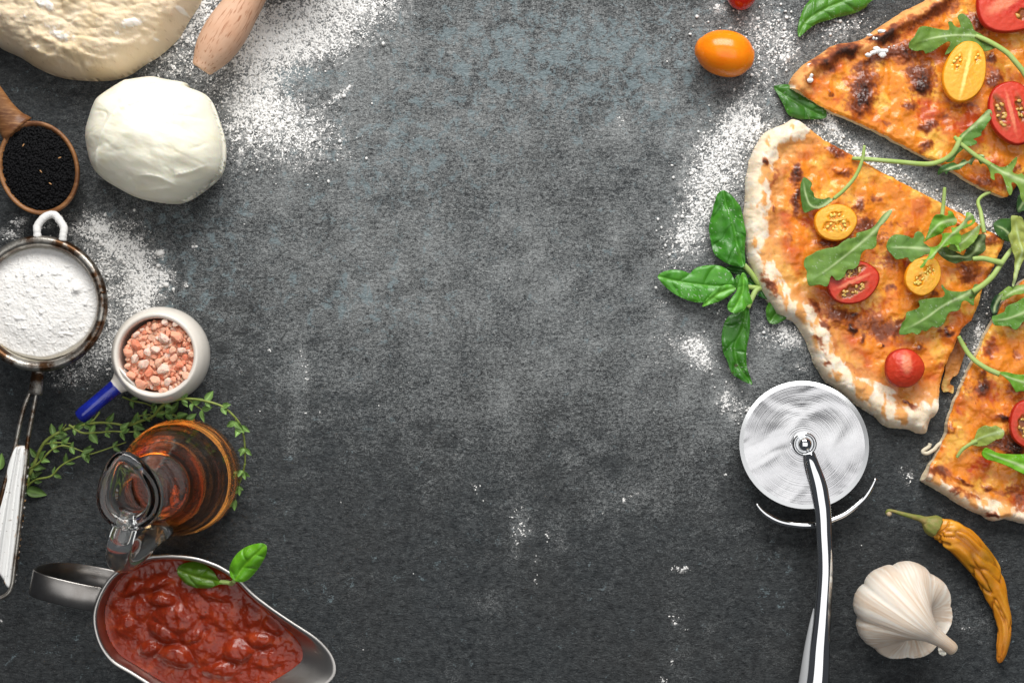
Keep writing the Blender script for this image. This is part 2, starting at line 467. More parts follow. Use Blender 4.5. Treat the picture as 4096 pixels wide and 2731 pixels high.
DUST = DUST * np.clip(.75 + .75 * fbm(gu / 50, gv / 50, 4, 77), .15, 1.3)

def slate_mat():
    m = bpy.data.materials.new("slate"); m.use_nodes = True
    nt = m.node_tree; N = nt.nodes; L = nt.links; b = N["Principled BSDF"]
    tc = N.new("ShaderNodeTexCoord"); va = N.new("ShaderNodeVertexColor"); va.layer_name = "Col"
    sp = N.new("ShaderNodeSeparateColor"); L.new(va.outputs[0], sp.inputs[0])
    def noise(scale, detail=6, rough=.6, stretch=ONE, dist=0.0):
        mp = N.new("ShaderNodeMapping"); mp.inputs[3].default_value = stretch; L.new(tc.outputs["Object"], mp.inputs[0])
        n = N.new("ShaderNodeTexNoise"); n.inputs["Scale"].default_value = scale; n.inputs["Detail"].default_value = detail
        n.inputs["Roughness"].default_value = rough; n.inputs["Distortion"].default_value = dist
        L.new(mp.outputs[0], n.inputs[0]); return n.outputs[0]
    def rng_(x, a, b_, c=0, d=1):
        r = N.new("ShaderNodeMapRange"); r.inputs[1].default_value = a; r.inputs[2].default_value = b_
        r.inputs[3].default_value = c; r.inputs[4].default_value = d; L.new(x, r.inputs[0]); return r.outputs[0]
    def mth(op, x, y):
        q = N.new("ShaderNodeMath"); q.operation = op
        for i_, w in enumerate((x, y)):
            if isinstance(w, (int, float)): q.inputs[i_].default_value = w
            else: L.new(w, q.inputs[i_])
        return q.outputs[0]
    def mix(f, a, b_):
        q = N.new("ShaderNodeMix"); q.data_type = 'RGBA'
        L.new(f, q.inputs[0])
        for i_, w in ((6, a), (7, b_)):
            if isinstance(w, tuple): q.inputs[i_].default_value = (*w, 1)
            else: L.new(w, q.inputs[i_])
        return q.outputs[2]
    grain = noise(900, 3, .6, (0.8, 1.2, 1))
    mid = noise(260, 8, .74, (0.9, 1.15, 1), .5)
    big = noise(14, 5, .6)
    c = mix(rng_(mid, .36, .62), (.012, .016, .020), (.078, .088, .093))
    c = mix(rng_(grain, .35, .65, .45, 0), c, (.012, .014, .016))
    c = mix(rng_(big, .35, .7, 0, .3), c, (.046, .042, .038))
    # fine flour film
    g2 = noise(1300, 3, .6)
    md = noise(480, 5, .68, (0.9, 1.15, 1), .5)
    f = mth('MULTIPLY', mth('SUBTRACT', mth('ADD', mth('MULTIPLY', g2, .5), mth('MULTIPLY', md, .5)), .5), 4.2)
    f = mth('ADD', f, mth('MULTIPLY', sp.outputs[0], mth('ADD', .55, mth('MULTIPLY', sp.outputs[2], .45))))
    f = rng_(f, .04, 1.25, 0, .95)
    f = mth('MULTIPLY', f, rng_(sp.outputs[0], 0, .3))
    c = mix(f, c, (.455, .475, .475))
    # blue grey worn paint
    pat = noise(125, 9, .70, (1, 1, 1), .6)
    th = mth('ADD', pat, mth('MULTIPLY', sp.outputs[1], .16))
    th = mth('ADD', th, mth('MULTIPLY', mth('SUBTRACT', grain, .5), .30))
    c = mix(rng_(th, .632, .700, 0, .62), c, (.23, .30, .325))
    # loose flour dust, softer than the heaped flour on top of it
    da = N.new("ShaderNodeAttribute"); da.attribute_name = "dust"
    dn = mth('ADD', mth('MULTIPLY', noise(330, 5, .7, ONE, .4), .55), mth('MULTIPLY', noise(1500, 3, .6), .45))
    dd = mth('ADD', mth('MULTIPLY', da.outputs["Fac"], .9), mth('MULTIPLY', mth('SUBTRACT', dn, .5), 4.6))
    dd = mth('MULTIPLY', rng_(dd, .22, 1.0, 0, .95), rng_(da.outputs["Fac"], .02, .25))
    c = mix(dd, c, (.80, .79, .775))
    # sparse pale specks everywhere
    c = mix(rng_(noise(1800, 1, .5), .70, .76, 0, .5), c, (.4, .4, .39))
    L.new(c, b.inputs["Base Color"])
    b.inputs["Roughness"].default_value = .62
    b.inputs["Specular IOR Level"].default_value = .35
    h1 = noise(430, 6, .68, (.7, 1.25, 1), 1.2)
    bp = N.new("ShaderNodeBump"); bp.inputs["Strength"].default_value = 1.0; bp.inputs["Distance"].default_value = .0016
    L.new(h1, bp.inputs["Height"])
    bp2 = N.new("ShaderNodeBump"); bp2.inputs["Strength"].default_value = .5; bp2.inputs["Distance"].default_value = .0025
    L.new(noise(60, 4, .6, ONE, .3), bp2.inputs["Height"]); L.new(bp.outputs[0], bp2.inputs["Normal"])
    L.new(bp2.outputs[0], b.inputs["Normal"])
    return m
slab = mesh_obj("slate_tabletop", Vt, Fq, slate_mat(), col=Cc)
slab["kind"] = "structure"
da_ = slab.data.attributes.new("dust", 'FLOAT', 'POINT'); da_.data.foreach_set("value", np.clip(DUST, 0, 1).astype(np.float32).ravel())

# ------------------------------------------------------------------ loose flour, real relief
M_flour = mat("flour", (.86, .85, .83), .95, spec=.15, bumps=[(2500, .5, .0004, ONE)])

def flour_sheet(name, box, dens, label, seed, cell=3.0, thickk=0.0012, g1=26, g2=9):
    u0, v0, u1, v1 = box
    nx = int((u1 - u0) / cell) + 1; ny = int((v1 - v0) / cell) + 1
    u, v = np.meshgrid(u0 + np.arange(nx) * cell, v0 + np.arange(ny) * cell)
    u = u + rng.uniform(-.35, .35, u.shape) * cell; v = v + rng.uniform(-.35, .35, u.shape) * cell
    D = dens(u, v)
    n = 0.5 * fbm(u / g1, v / g1, 3, seed) + .42 * n2(u / g2, v / g2, seed + 3) + .30 * n2(u / 5., v / 5., seed + 5) + .26 * rng.normal(0, 1, u.shape)
    q = 1.02 * (1 - np.exp(-1.3 * np.maximum(D, 0))) + np.minimum(D, 0) + n * .80 - .76
    keep = q > 0
    z = np.where(keep, 0.00006 + thickk * np.minimum(q, 1.2) ** .8, -0.0002)
    c = keep[:-1, :-1].astype(int) + keep[1:, :-1] + keep[:-1, 1:] + keep[1:, 1:]
    m = c >= 2
    I = np.arange(nx * ny).reshape(ny, nx)
    Q = np.stack([I[:-1, :-1][m], I[1:, :-1][m], I[1:, 1:][m], I[:-1, 1:][m]], -1)
    us = np.unique(Q); mp = np.full(nx * ny, -1); mp[us] = np.arange(len(us)); Q = mp[Q]
    V = np.stack([(u.ravel()[us] - 2048) * S, (1365.5 - v.ravel()[us]) * S, z.ravel()[us]], -1)
    o = mesh_obj(name, V, Q, M_flour)
    o["kind"] = "stuff"; o["label"] = label
    return o

flour_sheet("flour_dusting", (560, -60, 1750, 900), lambda u, v: blobs(u, v, PIN), "loose white flour sprinkled beside the wooden rolling pin handle", 101)
def sie_d(u, v):
    r = np.hypot(u - 290, v - 1190)
    ring = np.exp(-((r - 250) / 9) ** 2) * .35
    inner = ss(252, 238, r)
    D = blobs(u, v, SIE)
    return np.where(r < 247, np.clip(D, 0, 1.0) * .82 + .03, D) + ring * ss(150, 350, u) * ss(1500, 1300, v)
flour_sheet("flour_dusting", (-60, 800, 860, 1620), sie_d, "spilled flour with a round pot print right of the sieve", 202)
flour_sheet("flour_dusting", (2480, -60, 4150, 1980), lambda u, v: blobs(u, v, PIZ), "loose flour dusted around and between the pizza slices", 303)
flour_sheet("flour_dusting", (-20, 380, 4110, 2760), lambda u, v: blobs(u, v, MIS) - .02, "small scattered specks of flour on the bare dark slate", 404, cell=3.6)

gl_ = []
vg, fg = uvsphere(7, 5)
rl = random.Random(5)
for box_, dens_, n_, cap_ in (((600, 0, 1600, 760), lambda u, v: blobs(u, v, PIN), 520, .9), ((20, 830, 800, 1560), sie_d, 380, .8), ((2600, 0, 4090, 1950), lambda u, v: blobs(u, v, PIZ), 620, .9)):
    for _ in range(n_):
        for _t in range(30):
            u_, v_ = rl.uniform(box_[0], box_[2]), rl.uniform(box_[1], box_[3])
            if rl.random() * 1.3 < float(dens_(np.array([u_]), np.array([v_]))[0]): break
        else:
            continue
        r_ = .00028 + .0007 * rl.random() ** 3
        gl_.append((vg * (r_ * (1 + .3 * fbm3(vg[:, 0] * 1.7 + u_, vg[:, 1] * 1.7, vg[:, 2] * 1.7, 2, 3)))[:, None] * [rl.uniform(.8, 1.3), rl.uniform(.8, 1.3), .8] + np.array(W(u_, v_, r_ * .5 + .0003)), fg))
Vg_, Fg_ = joinm(gl_)
og_ = mesh_obj("flour_grains", Vg_, Fg_, M_flour); og_["kind"] = "stuff"; og_["label"] = "small clumped flour grains lying on the dusted slate"

def lump(name, u, v, w, h, label, zz=.0025):
    V, F = uvsphere(14, 9)
    s = 1 + .35 * fbm3(V[:, 0] * 1.6 + u, V[:, 1] * 1.6, V[:, 2] * 1.6, 3, int(u))
    V = V * s[:, None] * np.array([w * S, h * S, zz])
    o = mesh_obj(name, V, F, M_flour); o.location = W(u, v, zz * .6)
    tag(o, label, "flour lump"); return o
lump("flour_lump", 1533, 176, 7, 9, "lone white flour lump on bare slate right of the big flour patch", .0012)
lump("flour_lump", 642, 1011, 17, 13, "oval flour lump lying upper right of the sieve spill", .0022)
lump("flour_lump", 665, 1138, 12, 10, "round flour lump at the right tip of the sieve spill", .0020)
lump("flour_lump", 634, 1062, 9, 7, "small round flour lump between two larger lumps", .0015)
lump("flour_lump", 3152, 232, 8, 11, "single flour lump on slate between orange tomato and upper pizza slice", .0015)

# ------------------------------------------------------------------ dough, mozzarella
DO = A1([(0, 335), (120, 390), (250, 470), (400, 530), (560, 553), (740, 553), (880, 520), (1000, 440), (1100, 380), (1230, 260), (1310, 130), (1380, 20), (1400, -60)]) + \
     [(780, -150), (650, -280), (400, -350), (100, -330), (-90, -220), (-150, -60), (-110, 90), (-50, 150)]
DOL = catmull(DO, 220, True)
c_dough = lin(228, 209, 180)
FOLD = [smooth_line(A1(p), 40) for p in ([(1180, -40), (1170, 120), (1130, 260), (1000, 400), (900, 500)], [(280, 240), (420, 310), (560, 370), (650, 350)],
        [(300, 330), (380, 410), (520, 440), (640, 500)], [(0, 300), (60, 340), (170, 400), (300, 460)], [(450, 390), (620, 400), (760, 440), (900, 430)], [(820, 330), (930, 340), (1060, 290)],
        [(620, 470), (740, 490), (860, 480)], [(1380, -40), (1300, 60), (1230, 200)])]
FLP = [(228, 52, 34, 22, 20, 1.2), (262, 75, 14, 16, 0, 1.0), (30, 50, 26, 40, -20, 1.0), (48, 100, 14, 10, 0, 1.0), (134, 20, 14, 22, 0, .6), (570, 130, 60, 22, -14, .9), (300, 185, 60, 18, 18, .8), (190, 220, 24, 14, 0, .7), (740, 58, 16, 12, 0, 1.1), (648, 178, 10, 8, 0, .9),
       (560, 5, 40, 14, 0, .9), (632, 20, 8, 7, 0, 1), (161, 107, 8, 12, 0, .8), (340, 160, 60, 30, 0, .3), (510, 170, 20, 10, 0, .6), (240, 250, 30, 10, 0, .5), (250, 140, 60, 20, 10, .4), (600, 240, 30, 10, -20, .5)]
def dough_z(u, v, d):
    r = 150.0
    h = .040 * np.sqrt(np.clip(1 - (1 - np.minimum(d / r, 1)) ** 2, 0, 1)) * (.85 + .15 * ss(100, 400, d))
    wl = fbm(u / 110, v / 70, 3, 5)
    h = h + ss(0, 40, d) * (.0026 * wl + .0007 * fbm(u / 38, v / 22, 3, 9)) - .0010 * ss(10, 50, d) * np.clip(ridged(u / 120 + .3 * wl, v / 60, 2, 15), 0, 1) ** 4
    for k, f in enumerate(FOLD):
        q, arc, sg, tot = poly_dist(u, v, f, want=True)
        e = ss(0, 30, arc) * ss(tot, tot - 30, arc)
        qq = q + 7 * fbm(u / 26, v / 26, 3, 70 + k)
        h = h + e * ss(0, 30, d) * .0024 * ss(-16, 16, qq * sg * (-1 if k == 0 else 1)) * ss(46, 0, q) - e * .0004 * np.exp(-(qq / 9) ** 2)
    return np.maximum(h, .0004) + .0009 * ss(.5, .8, blobs(u, v, FLP) + .3 * fbm(u / 12, v / 12, 3, 61))
def dough_c(u, v, d):
    c = np.repeat(c_dough[None], len(u), 0)
    c = mixc(c, lin(222, 200, 164), ss(0, .7, fbm(u / 160, v / 160, 3, 31) + .2))
    c = mixc(c, lin(240, 228, 208), .6 * ss(.1, .8, fbm(u / 60, v / 40, 4, 33)))
    b = blobs(u, v, FLP) + .6 * fbm(u / 18, v / 14, 4, 35)
    c = mixc(c, lin(246, 242, 235), .85 * ss(.45, .75, b))
    c = mixc(c, lin(170, 140, 110), .6 * ss(.62, .75, n2(u / 5, v / 5, 37)))
    return c
V, F, C, _ = patch(DOL, 4.2, dough_z, dough_c, zref=.006, zbot=.0002)
M_dough = mat("dough", attr=True, rough=.72, spec=.3, sss=.25, sssr=(1, .6, .35), ssc=.003, bumps=[(700, .35, .0008, ONE)])
o = mesh_obj("bread_dough", V, F, M_dough, col=C); tag(o, "big mound of pale folded raw dough with flour patches", "dough")

MZ = A1([(1050, 530), (1150, 548), (1290, 573), (1300, 600), (1440, 668), (1510, 830), (1552, 1000), (1535, 1180), (1440, 1290), (1280, 1395), (1150, 1412), (950, 1375), (800, 1300), (700, 1235), (640, 1160), (605, 1040), (594, 920), (625, 800), (650, 730), (680, 680), (760, 620), (860, 560), (900, 550)])
ML = catmull(MZ, 160, True)
def moz_z(u, v, d):
    r = 265.0
    t = np.minimum(d / r, 1)
    h = .022 + .034 * np.sqrt(np.clip(1 - (1 - t) ** 2.0, 0, 1))
    w = fbm(u / 130, v / 90, 2, 12)
    h = h + ss(0, 60, d) * (.0012 * w + .0003 * fbm((u + .4 * v) / 90, (v - .4 * u) / 26 + w, 3, 13))
    m_ = ss(230, 60, d)
    h = h - .0008 * m_ * ss(0, 20, d) * np.clip(ridged(u / 140 + .5 * w, v / 120, 2, 16), 0, 1) ** 5
    for f, a_ in ((MF1, 1), (MF2, -1), (MF3, 1), (MF4, 1)):
        q, arc, sg, tot = poly_dist(u, v, f, want=True)
        e = ss(0, 40, arc) * ss(tot, tot - 40, arc)
        h = h + e * .0006 * ss(14, 0, q) * ((sg * a_) > 0) + e * .0006 * np.exp(-(q / 14) ** 2)
    return h
MF1 = smooth_line(A1([(700, 1230), (730, 1080), (790, 950), (880, 820), (1000, 760), (1200, 690), (1420, 650)]), 50)
MF2 = smooth_line(A1([(720, 1260), (900, 1330), (1060, 1350), (1260, 1330)]), 40)
MF3 = smooth_line(A1([(1000, 1240), (1140, 1250), (1220, 1280), (1290, 1320)]), 30)
MF4 = smooth_line(A1([(1240, 1250), (1380, 1210), (1500, 1150)]), 30)
def moz_c(u, v, d):
    c = np.repeat(lin(253, 246, 226)[None], len(u), 0)
    c = mixc(c, lin(244, 232, 196), .5 * ss(.1, .7, fbm(u / 70, v / 50, 4, 42)))
    return mixc(c, lin(240, 224, 170), .6 * ss(.5, .9, blob(u, v, 622, 352, 34, 6, -20) + .4 * n2(u / 8, v / 8, 2)))
V, F, C, _ = patch(ML, 4.0, moz_z, moz_c, zref=.026, thick=.0001)
# underside: mirror the dome down to the slate
n_half = len(V) // 2
t = np.clip((V[:n_half, 2] - .022) / .034, 0, 1)
V[n_half:, 2] = .022 - .0218 * np.clip(t * 1.25, 0, 1) ** .5
M_moz = mat("mozzarella", attr=True, rough=.33, spec=.5, sss=.5, sssr=(1, .8, .55), ssc=.006, bumps=[(60, .35, .0012, (1, 1.8, 1)), (420, .1, .0004, (1, 1, 1))])
o = mesh_obj("mozzarella_ball", V, F, M_moz, col=C); tag(o, "round white mozzarella ball with a wrinkled skin", "mozzarella")

# ------------------------------------------------------------------ rolling pin
M_pin = mat("beech_wood", (.62, .35, .22), .6, spec=.35, mott=(26, (.72, .50, .36), .35, .7, (1, 1, 1)), bumps=[(700, .35, .0005, (1, 1, .06))])
def wood_fleck(m, sc, stretch, colr, lo, hi):
    nt = m.node_tree; N = nt.nodes; L = nt.links; b = N["Principled BSDF"]
    src = b.inputs["Base Color"].links[0].from_socket
    tc = N.new("ShaderNodeTexCoord"); mp = N.new("ShaderNodeMapping"); mp.inputs[3].default_value = stretch; L.new(tc.outputs["Object"], mp.inputs[0])
    no = N.new("ShaderNodeTexNoise"); no.inputs["Scale"].default_value = sc; no.inputs["Detail"].default_value = 2; L.new(mp.outputs[0], no.inputs[0])
    rp = N.new("ShaderNodeMapRange"); rp.inputs[1].default_value = lo; rp.inputs[2].default_value = hi; L.new(no.outputs[0], rp.inputs[0])
    mx = N.new("ShaderNodeMix"); mx.data_type = 'RGBA'; L.new(rp.outputs[0], mx.inputs[0]); L.new(src, mx.inputs[6]); mx.inputs[7].default_value = (*colr, 1)
    L.new(mx.outputs[2], b.inputs["Base Color"])
wood_fleck(M_pin, 900, (1, 1, .12), (.42, .20, .11), .56, .68)
pz = .026
pa = np.array(W(812, 268, pz)); pb = np.array(W(985, 0, pz)); dirp = (pb - pa) / np.linalg.norm(pb - pa)
root = thing("rolling_pin", "wooden rolling pin with its rounded handle pointing into the flour", "rolling pin", tuple(pa * [1, 1, 0]))
rotm = Vector((0, 0, 1)).rotation_difference(Vector(dirp)).to_matrix()
def place_axis(o, loc, root):
    o.matrix_local = Matrix.Translation(Vector(loc) - Vector(root.location)) @ rotm.to_4x4()
prof = np.array([(0, -.0018), (.0040, -.0018), (.0055, -.0016), (.0064, -.0006), (.0072, .0015), (.0092, .006), (.0110, .012), (.0119, .019), (.0121, .024), (.0117, .031), (.0106, .041), (.0093, .053), (.0087, .063), (.0088, .072), (0, .072)])
pr = np.vstack([prof[:2], catmull(prof[1:-1], 60), prof[-1:]])
V, F = lathe(pr, 40); o = mesh_obj("handle", V, F, M_pin, root); place_axis(o, pa, root)
bar = np.array([(0, .0725), (.020, .0725), (.0245, .075), (.0255, .078), (.0255, .30), (.0245, .303), (.02, .305), (0, .305)])
V, F = lathe(bar, 48); o = mesh_obj("barrel", V, F, M_pin, root); place_axis(o, pa, root)

# ------------------------------------------------------------------ wooden spoon with nigella seeds
M_spoon = mat("olive_wood", (.28, .125, .045), .42, spec=.4, mott=(30, (.13, .05, .02), .42, .66, (1, 2.2, 1)), bumps=[(300, .2, .0006, (1, 4, 1))])
wood_fleck(M_spoon, 160, (1, 5, 1), (.36, .18, .075), .5, .8)
sc0 = np.array([152.0, 672.0])
def ell(cx, cy, a, b, rot, n=72, taper=0.0):
    t = np.arange(n) / n * 2 * np.pi; r = math.radians(rot)
    x = a * np.cos(t) * (1 + taper * np.sin(t)); y = b * np.sin(t)
    return np.stack([cx + x * math.cos(r) - y * math.sin(r), cy + x * math.sin(r) + y * math.cos(r)], 1)
spoon = thing("wooden_spoon", "dark wooden spoon filled with tiny black seeds", "spoon", W(152, 672, 0))
def loft(rings):
    """rings: list of (n,3) arrays"""
    n = len(rings[0]); m = len(rings); V = np.vstack(rings)
    i = np.arange(m - 1)[:, None] * n; j = np.arange(n)[None, :]
    F = np.stack([i + j, i + (j + 1) % n, i + n + (j + 1) % n, i + n + j], -1).reshape(-1, 4)
    return V, F
def ring3(E, z, zz=None):
    return np.array([W(p[0], p[1], z) for p in E])
zr = .021
R_ = []
for f, z in ((.30, .0006), (.62, .003), (.86, .009), (.97, .016), (1.0, .0195), (.995, .021), (.955, .0214), (.905, .0205), (.87, .018), (.80, .011), (.55, .006), (.2, .0045)):
    R_.append(ring3(ell(sc0[0], sc0[1], 160 * f, 192 * f, -18), zr) * [1, 1, 0] + [0, 0, z])
V, F = loft(R_)
nr = 72
V = np.vstack([V, V[:nr].mean(0), V[-nr:].mean(0)]); k = len(V)
F = [F[:, ::-1], np.stack([(np.arange(nr)), (np.arange(nr) + 1) % nr, np.full(nr, k - 2)], -1)[:, ::-1], np.stack([(len(R_) - 1) * nr + np.arange(nr), (len(R_) - 1) * nr + (np.arange(nr) + 1) % nr, np.full(nr, k - 1)], -1)]
mesh_obj("bowl", rel(V, spoon), F, M_spoon, spoon)
hp = np.array([W(72, 520, .0175), W(45, 490, .0185), W(20, 452, .021), (W(-10, 398, .024)), W(-90, 255, .032), W(-230, 10, .042), W(-330, -160, .046)])
hp = smooth_line(hp, 60); q = np.linspace(0, 1, 60)
V, F = sweep(hp, np.interp(q, [0, .06, .15, .28, .8, .97, 1], [.0105, .0085, .0062, .0046, .0050, .0060, .003]), 20, flat=.62)
mesh_obj("handle", rel(V, spoon), F, M_spoon, spoon)

M_seed = mat("black_seed", (.0060, .0060, .0070), .75, spec=.18, bumps=[(5000, .4, .0002, ONE)])
V, F = uvsphere(7, 5); V = V * [.00095, .00056, .00050]; V[:, 1] *= (1 - V[:, 0] / .0018)
sd0 = mesh_obj("black_seed", V, F, M_seed)
def seed_z(u, v):
    a = math.radians(-18); x = (u - sc0[0]) * math.cos(a) + (v - sc0[1]) * math.sin(a); y = -(u - sc0[0]) * math.sin(a) + (v - sc0[1]) * math.cos(a)
    rr = (x / 140) ** 2 + (y / 169) ** 2
    return rr, .0195 + .0042 * (1 - rr)
pts = []
while len(pts) < 2600:
    u, v = random.uniform(-10, 312), random.uniform(490, 860)
    rr, z = seed_z(u, v)
    if rr < 1.0: pts.append((u, v, z + random.uniform(-.0006, .0008)))
for u, v in A1([(55, 890), (75, 870), (100, 862), (115, 885), (62, 905), (40, 915), (90, 900)]): pts.insert(0, (u, v, .0212))
first = True; rest = []
for i, (u, v, z) in enumerate(pts):
    if u < -2 and i > 20: pass
    R = Matrix.Rotation(random.uniform(0, 6.28), 4, 'Z') @ Matrix.Rotation(random.uniform(-.6, .6), 4, 'Y') @ Matrix.Rotation(random.uniform(0, 3), 4, 'X')
    Mx = Matrix.Translation(W(u, v, z)) @ R @ Matrix.Scale(random.uniform(.85, 1.15), 4)
    if i < 290 and u > 2:
        o = sd0 if first else sd0.copy()
        if not first: scene.collection.objects.link(o)
        first = False
        o.matrix_world = Mx
        tag(o, "tiny black seed among many heaped in the wooden spoon", "seed", "black seeds heaped in the spoon")
    else:
        rest.append(np.array([Mx @ Vector(p) for p in V]))
Vr, Fr = joinm([(r_, F) for r_ in rest])
# dark bed so that no wood shows between the seeds
bed = [ring3(ell(sc0[0], sc0[1], 141 * f, 170 * f, -18), .021) * [1, 1, 0] + [0, 0, .0188 + .0042 * (1 - f * f)] for f in (1, .8, .6, .4, .2, .02)]
Vb, Fb = loft(bed); Vr, Fr = joinm([(Vr, Fr), (Vb, Fb)])
o = mesh_obj("seed_heap", Vr, Fr, M_seed); o["kind"] = "stuff"; o["label"] = "heap of tiny black seeds filling the wooden spoon"
M_husk = mat("seed_husk", (.42, .22, .09), .5)
for (u, v) in A1([(285, 1195), (162, 1013), (415, 1100), (350, 1280)]):
    Vh, Fh = uvsphere(8, 5); Vh = Vh * [.0011, .0004, .0003]
    o = mesh_obj("seed_husk", Vh, Fh, M_husk); o.location = W(u, v, .0247); o.rotation_euler = (0, 0, random.uniform(0, 3))
    tag(o, "pale brown husk sliver lying among the black seeds", "husk", "husks on the black seeds")

# ------------------------------------------------------------------ flour sieve
M_oldm = mat("worn_metal", (.42, .40, .36), .34, metal=.9, mott=(75, (.085, .042, .02), .42, .56, (1, 1, 1)), bumps=[(900, .5, .0003, ONE)])
M_tin = mat("enamelled_inside", (.62, .58, .48), .5, metal=.15, mott=(70, (.40, .26, .11), .54, .68, (1, 1, .25)), bumps=[(500, .3, .0004, ONE)])
M_whitep = mat("white_handle_paint", (.80, .79, .77), .38, spec=.45, mott=(40, (.55, .42, .28), .62, .76, (1, 1, 1)), coat=.2, bumps=[(150, .15, .0005, ONE)])
sz = .042
sv = thing("flour_sieve", "old round metal sieve with rusty rim and long white handle", "sieve", W(154, 1214, 0))
scx, scy, _ = W(154, 1214, sz)
R0 = 271 * S * (1 - sz / H)
prof = np.array([(R0 - .0055, sz - .004), (R0 - .0050, sz - .0005), (R0 - .0032, sz + .0010), (R0 - .0012, sz + .0008), (R0, sz - .0010), (R0 + .0002, sz - .0032), (R0 - .001, sz - .0045), (R0 - .0022, sz - .0046)])
V, F = lathe(catmull(prof, 28, True), 120, close=True)
o = mesh_obj("rim", V, F[:, ::-1], M_oldm, sv); o.location = (scx - sv.location.x, scy - sv.location.y, 0)
wallp = np.array([(R0 - .0030, sz - .003), (R0 - .0052, sz - .012), (R0 - .0062, sz - .019), (R0 - .0068, sz - .0205), (R0 - .012, .012), (R0 - .022, .0035), (.004, .0012), (.004, .0019), (R0 - .0225, .0042), (R0 - .0127, .0127), (R0 - .0078, sz - .0205), (R0 - .0072, sz - .019), (R0 - .0062, sz - .012), (R0 - .0040, sz - .003)])
V, F = lathe(wallp, 100, close=True)
o = mesh_obj("bowl", V, F, M_tin, sv); o.location = (scx - sv.location.x, scy - sv.location.y, 0)
# seam clip on the rim
V, F = sweep(np.array([W(396, 1172, sz + .0008), W(408, 1170, sz + .0016), W(420, 1168, sz + .0004), W(424, 1168, sz - .002)]), .0006, 8)
mesh_obj("seam", rel(V, sv), F, M_oldm, sv)
M_flwire = mat("floured_wire", (.74, .73, .71), .85, bumps=[(1200, .6, .0006, ONE)])
hk = smooth_line([W(*p, z) for p, z in zip(A2([(262, 262), (258, 215), (262, 180), (300, 130), (345, 104), (385, 108), (420, 150), (445, 195), (440, 240), (436, 285)]), (.040, .040, .039, .038, .037, .037, .038, .039, .040, .040))], 60)
V, F = sweep(hk, .0022 + .00035 * n2(np.arange(60) / 3.0, np.zeros(60), 4), 14)
mesh_obj("hook", rel(V, sv), F, M_flwire, sv)
fp = smooth_line([W(154, 1478, .036), W(148, 1520, .034), W(142, 1575, .032)], 14)
V, F = sweep(fp, np.interp(np.linspace(0, 1, 14), [0, .1, .9, 1], [.0034, .0036, .0040, .0038]), 20, flat=.6)
mesh_obj("ferrule", rel(V, sv), F, M_oldm, sv)
for P in ([(125, 1560), (99, 1620), (78, 1700), (60, 1786), (20, 1930), (-20, 2080)], [(148, 1560), (137, 1620), (122, 1700), (109, 1780), (92, 1960), (78, 2100), (60, 2250), (50, 2330), (36, 2368), (8, 2388), (-20, 2392), (-46, 2370), (-60, 2330)]):
    L_ = smooth_line([W(u, v, .030 + (.004 if v > 1800 else 0)) for u, v in P], 70)
    V, F = sweep(L_, .00125, 12); mesh_obj("wire", rel(V, sv), F, M_oldm, sv)
HO = catmull([(58, 1790), (75, 1783), (96, 1793), (99, 1850), (90, 1960), (80, 2060), (68, 2160), (56, 2260), (49, 2310), (44, 2345), (32, 2352), (14, 2330), (2, 2300), (-10, 2290), (-24, 2310), (-30, 2345), (-44, 2346), (-46, 2280), (-38, 2180), (-20, 2060), (8, 1945), (36, 1840)], 160, True)
hax = smooth_line([(78, 1790), (50, 1950), (25, 2120), (2, 2300)], 20)
def hz(u, v, d):
    q, arc, sg, tot = poly_dist(u, v, hax, want=True)
    w = 18 + 26 * ss(0, tot, arc)
    return .031 + .0035 * np.sqrt(np.clip(1 - (1 - np.minimum(d / 12, 1)) ** 2, 0, 1)) + .0012 * np.exp(-(q / 7) ** 2) - .0012 * np.exp(-((q - w * .55) / 5) ** 2)
V, F, C, _ = patch(HO, 3.0, hz, lambda u, v, d: mixc(mixc(np.repeat(lin(238, 238, 236)[None], len(u), 0), lin(170, 120, 60), ss(.15, .7, n2(u / 14, v / 26, 8) + .9 * np.exp(-(d / 7.) ** 2) - .55)), lin(120, 100, 90), .8 * ss(.6, .75, n2(u / 6, v / 14, 12))), zref=.033, thick=.006)
M_whitea = mat("white_handle_enamel", attr=True, rough=.32, coat=.25, bumps=[(90, .15, .0008, (1, .3, 1))])
mesh_obj("handle", rel(V, sv), F, M_whitea, sv, col=C)
# flour in the sieve
FL = ell(149, 1209, 247, 228, 0, 140) + np.stack([5 * n2(np.arange(140) / 9., np.zeros(140), 6), 5 * n2(np.arange(140) / 9., np.ones(140) * 9, 7)], 1)
def sfz(u, v, d):
    c = np.abs(n2(u / 17, v / 17, 71)); e = fbm(u / 40, v / 40, 4, 72)
    lumps = np.clip(n2(u / 15, v / 15, 75) - .45, 0, 1) * .0020 + np.clip(n2(u / 30, v / 30, 76) - .5, 0, 1) * .003
    return .0350 + .003 * ss(0, 130, d) + .0005 * e + lumps * ss(0, 30, d) + .0003 * fbm(u / 8, v / 8, 2, 77) - .0002 * (c < .05) + .0028 * blob(u, v, 307, 1158, 15, 15) + .003 * ss(0, 14, d) - .003
V, F, C, _ = patch(FL, 3.0, sfz, lambda u, v, d: mixc(np.repeat(np.array([.86, .845, .82])[None], len(u), 0), np.array([.80, .70, .58]), .35 * (np.abs(n2(u / 17, v / 17, 71)) < .04)), zref=.037, zbot=.026)
M_fl2 = mat("sieved_flour", attr=True, rough=.95, spec=.1, bumps=[(1500, .4, .0005, ONE)])
o = mesh_obj("flour_heap", V, F, M_fl2, col=C); tag(o, "white lumpy flour heap filling the round sieve", "flour")

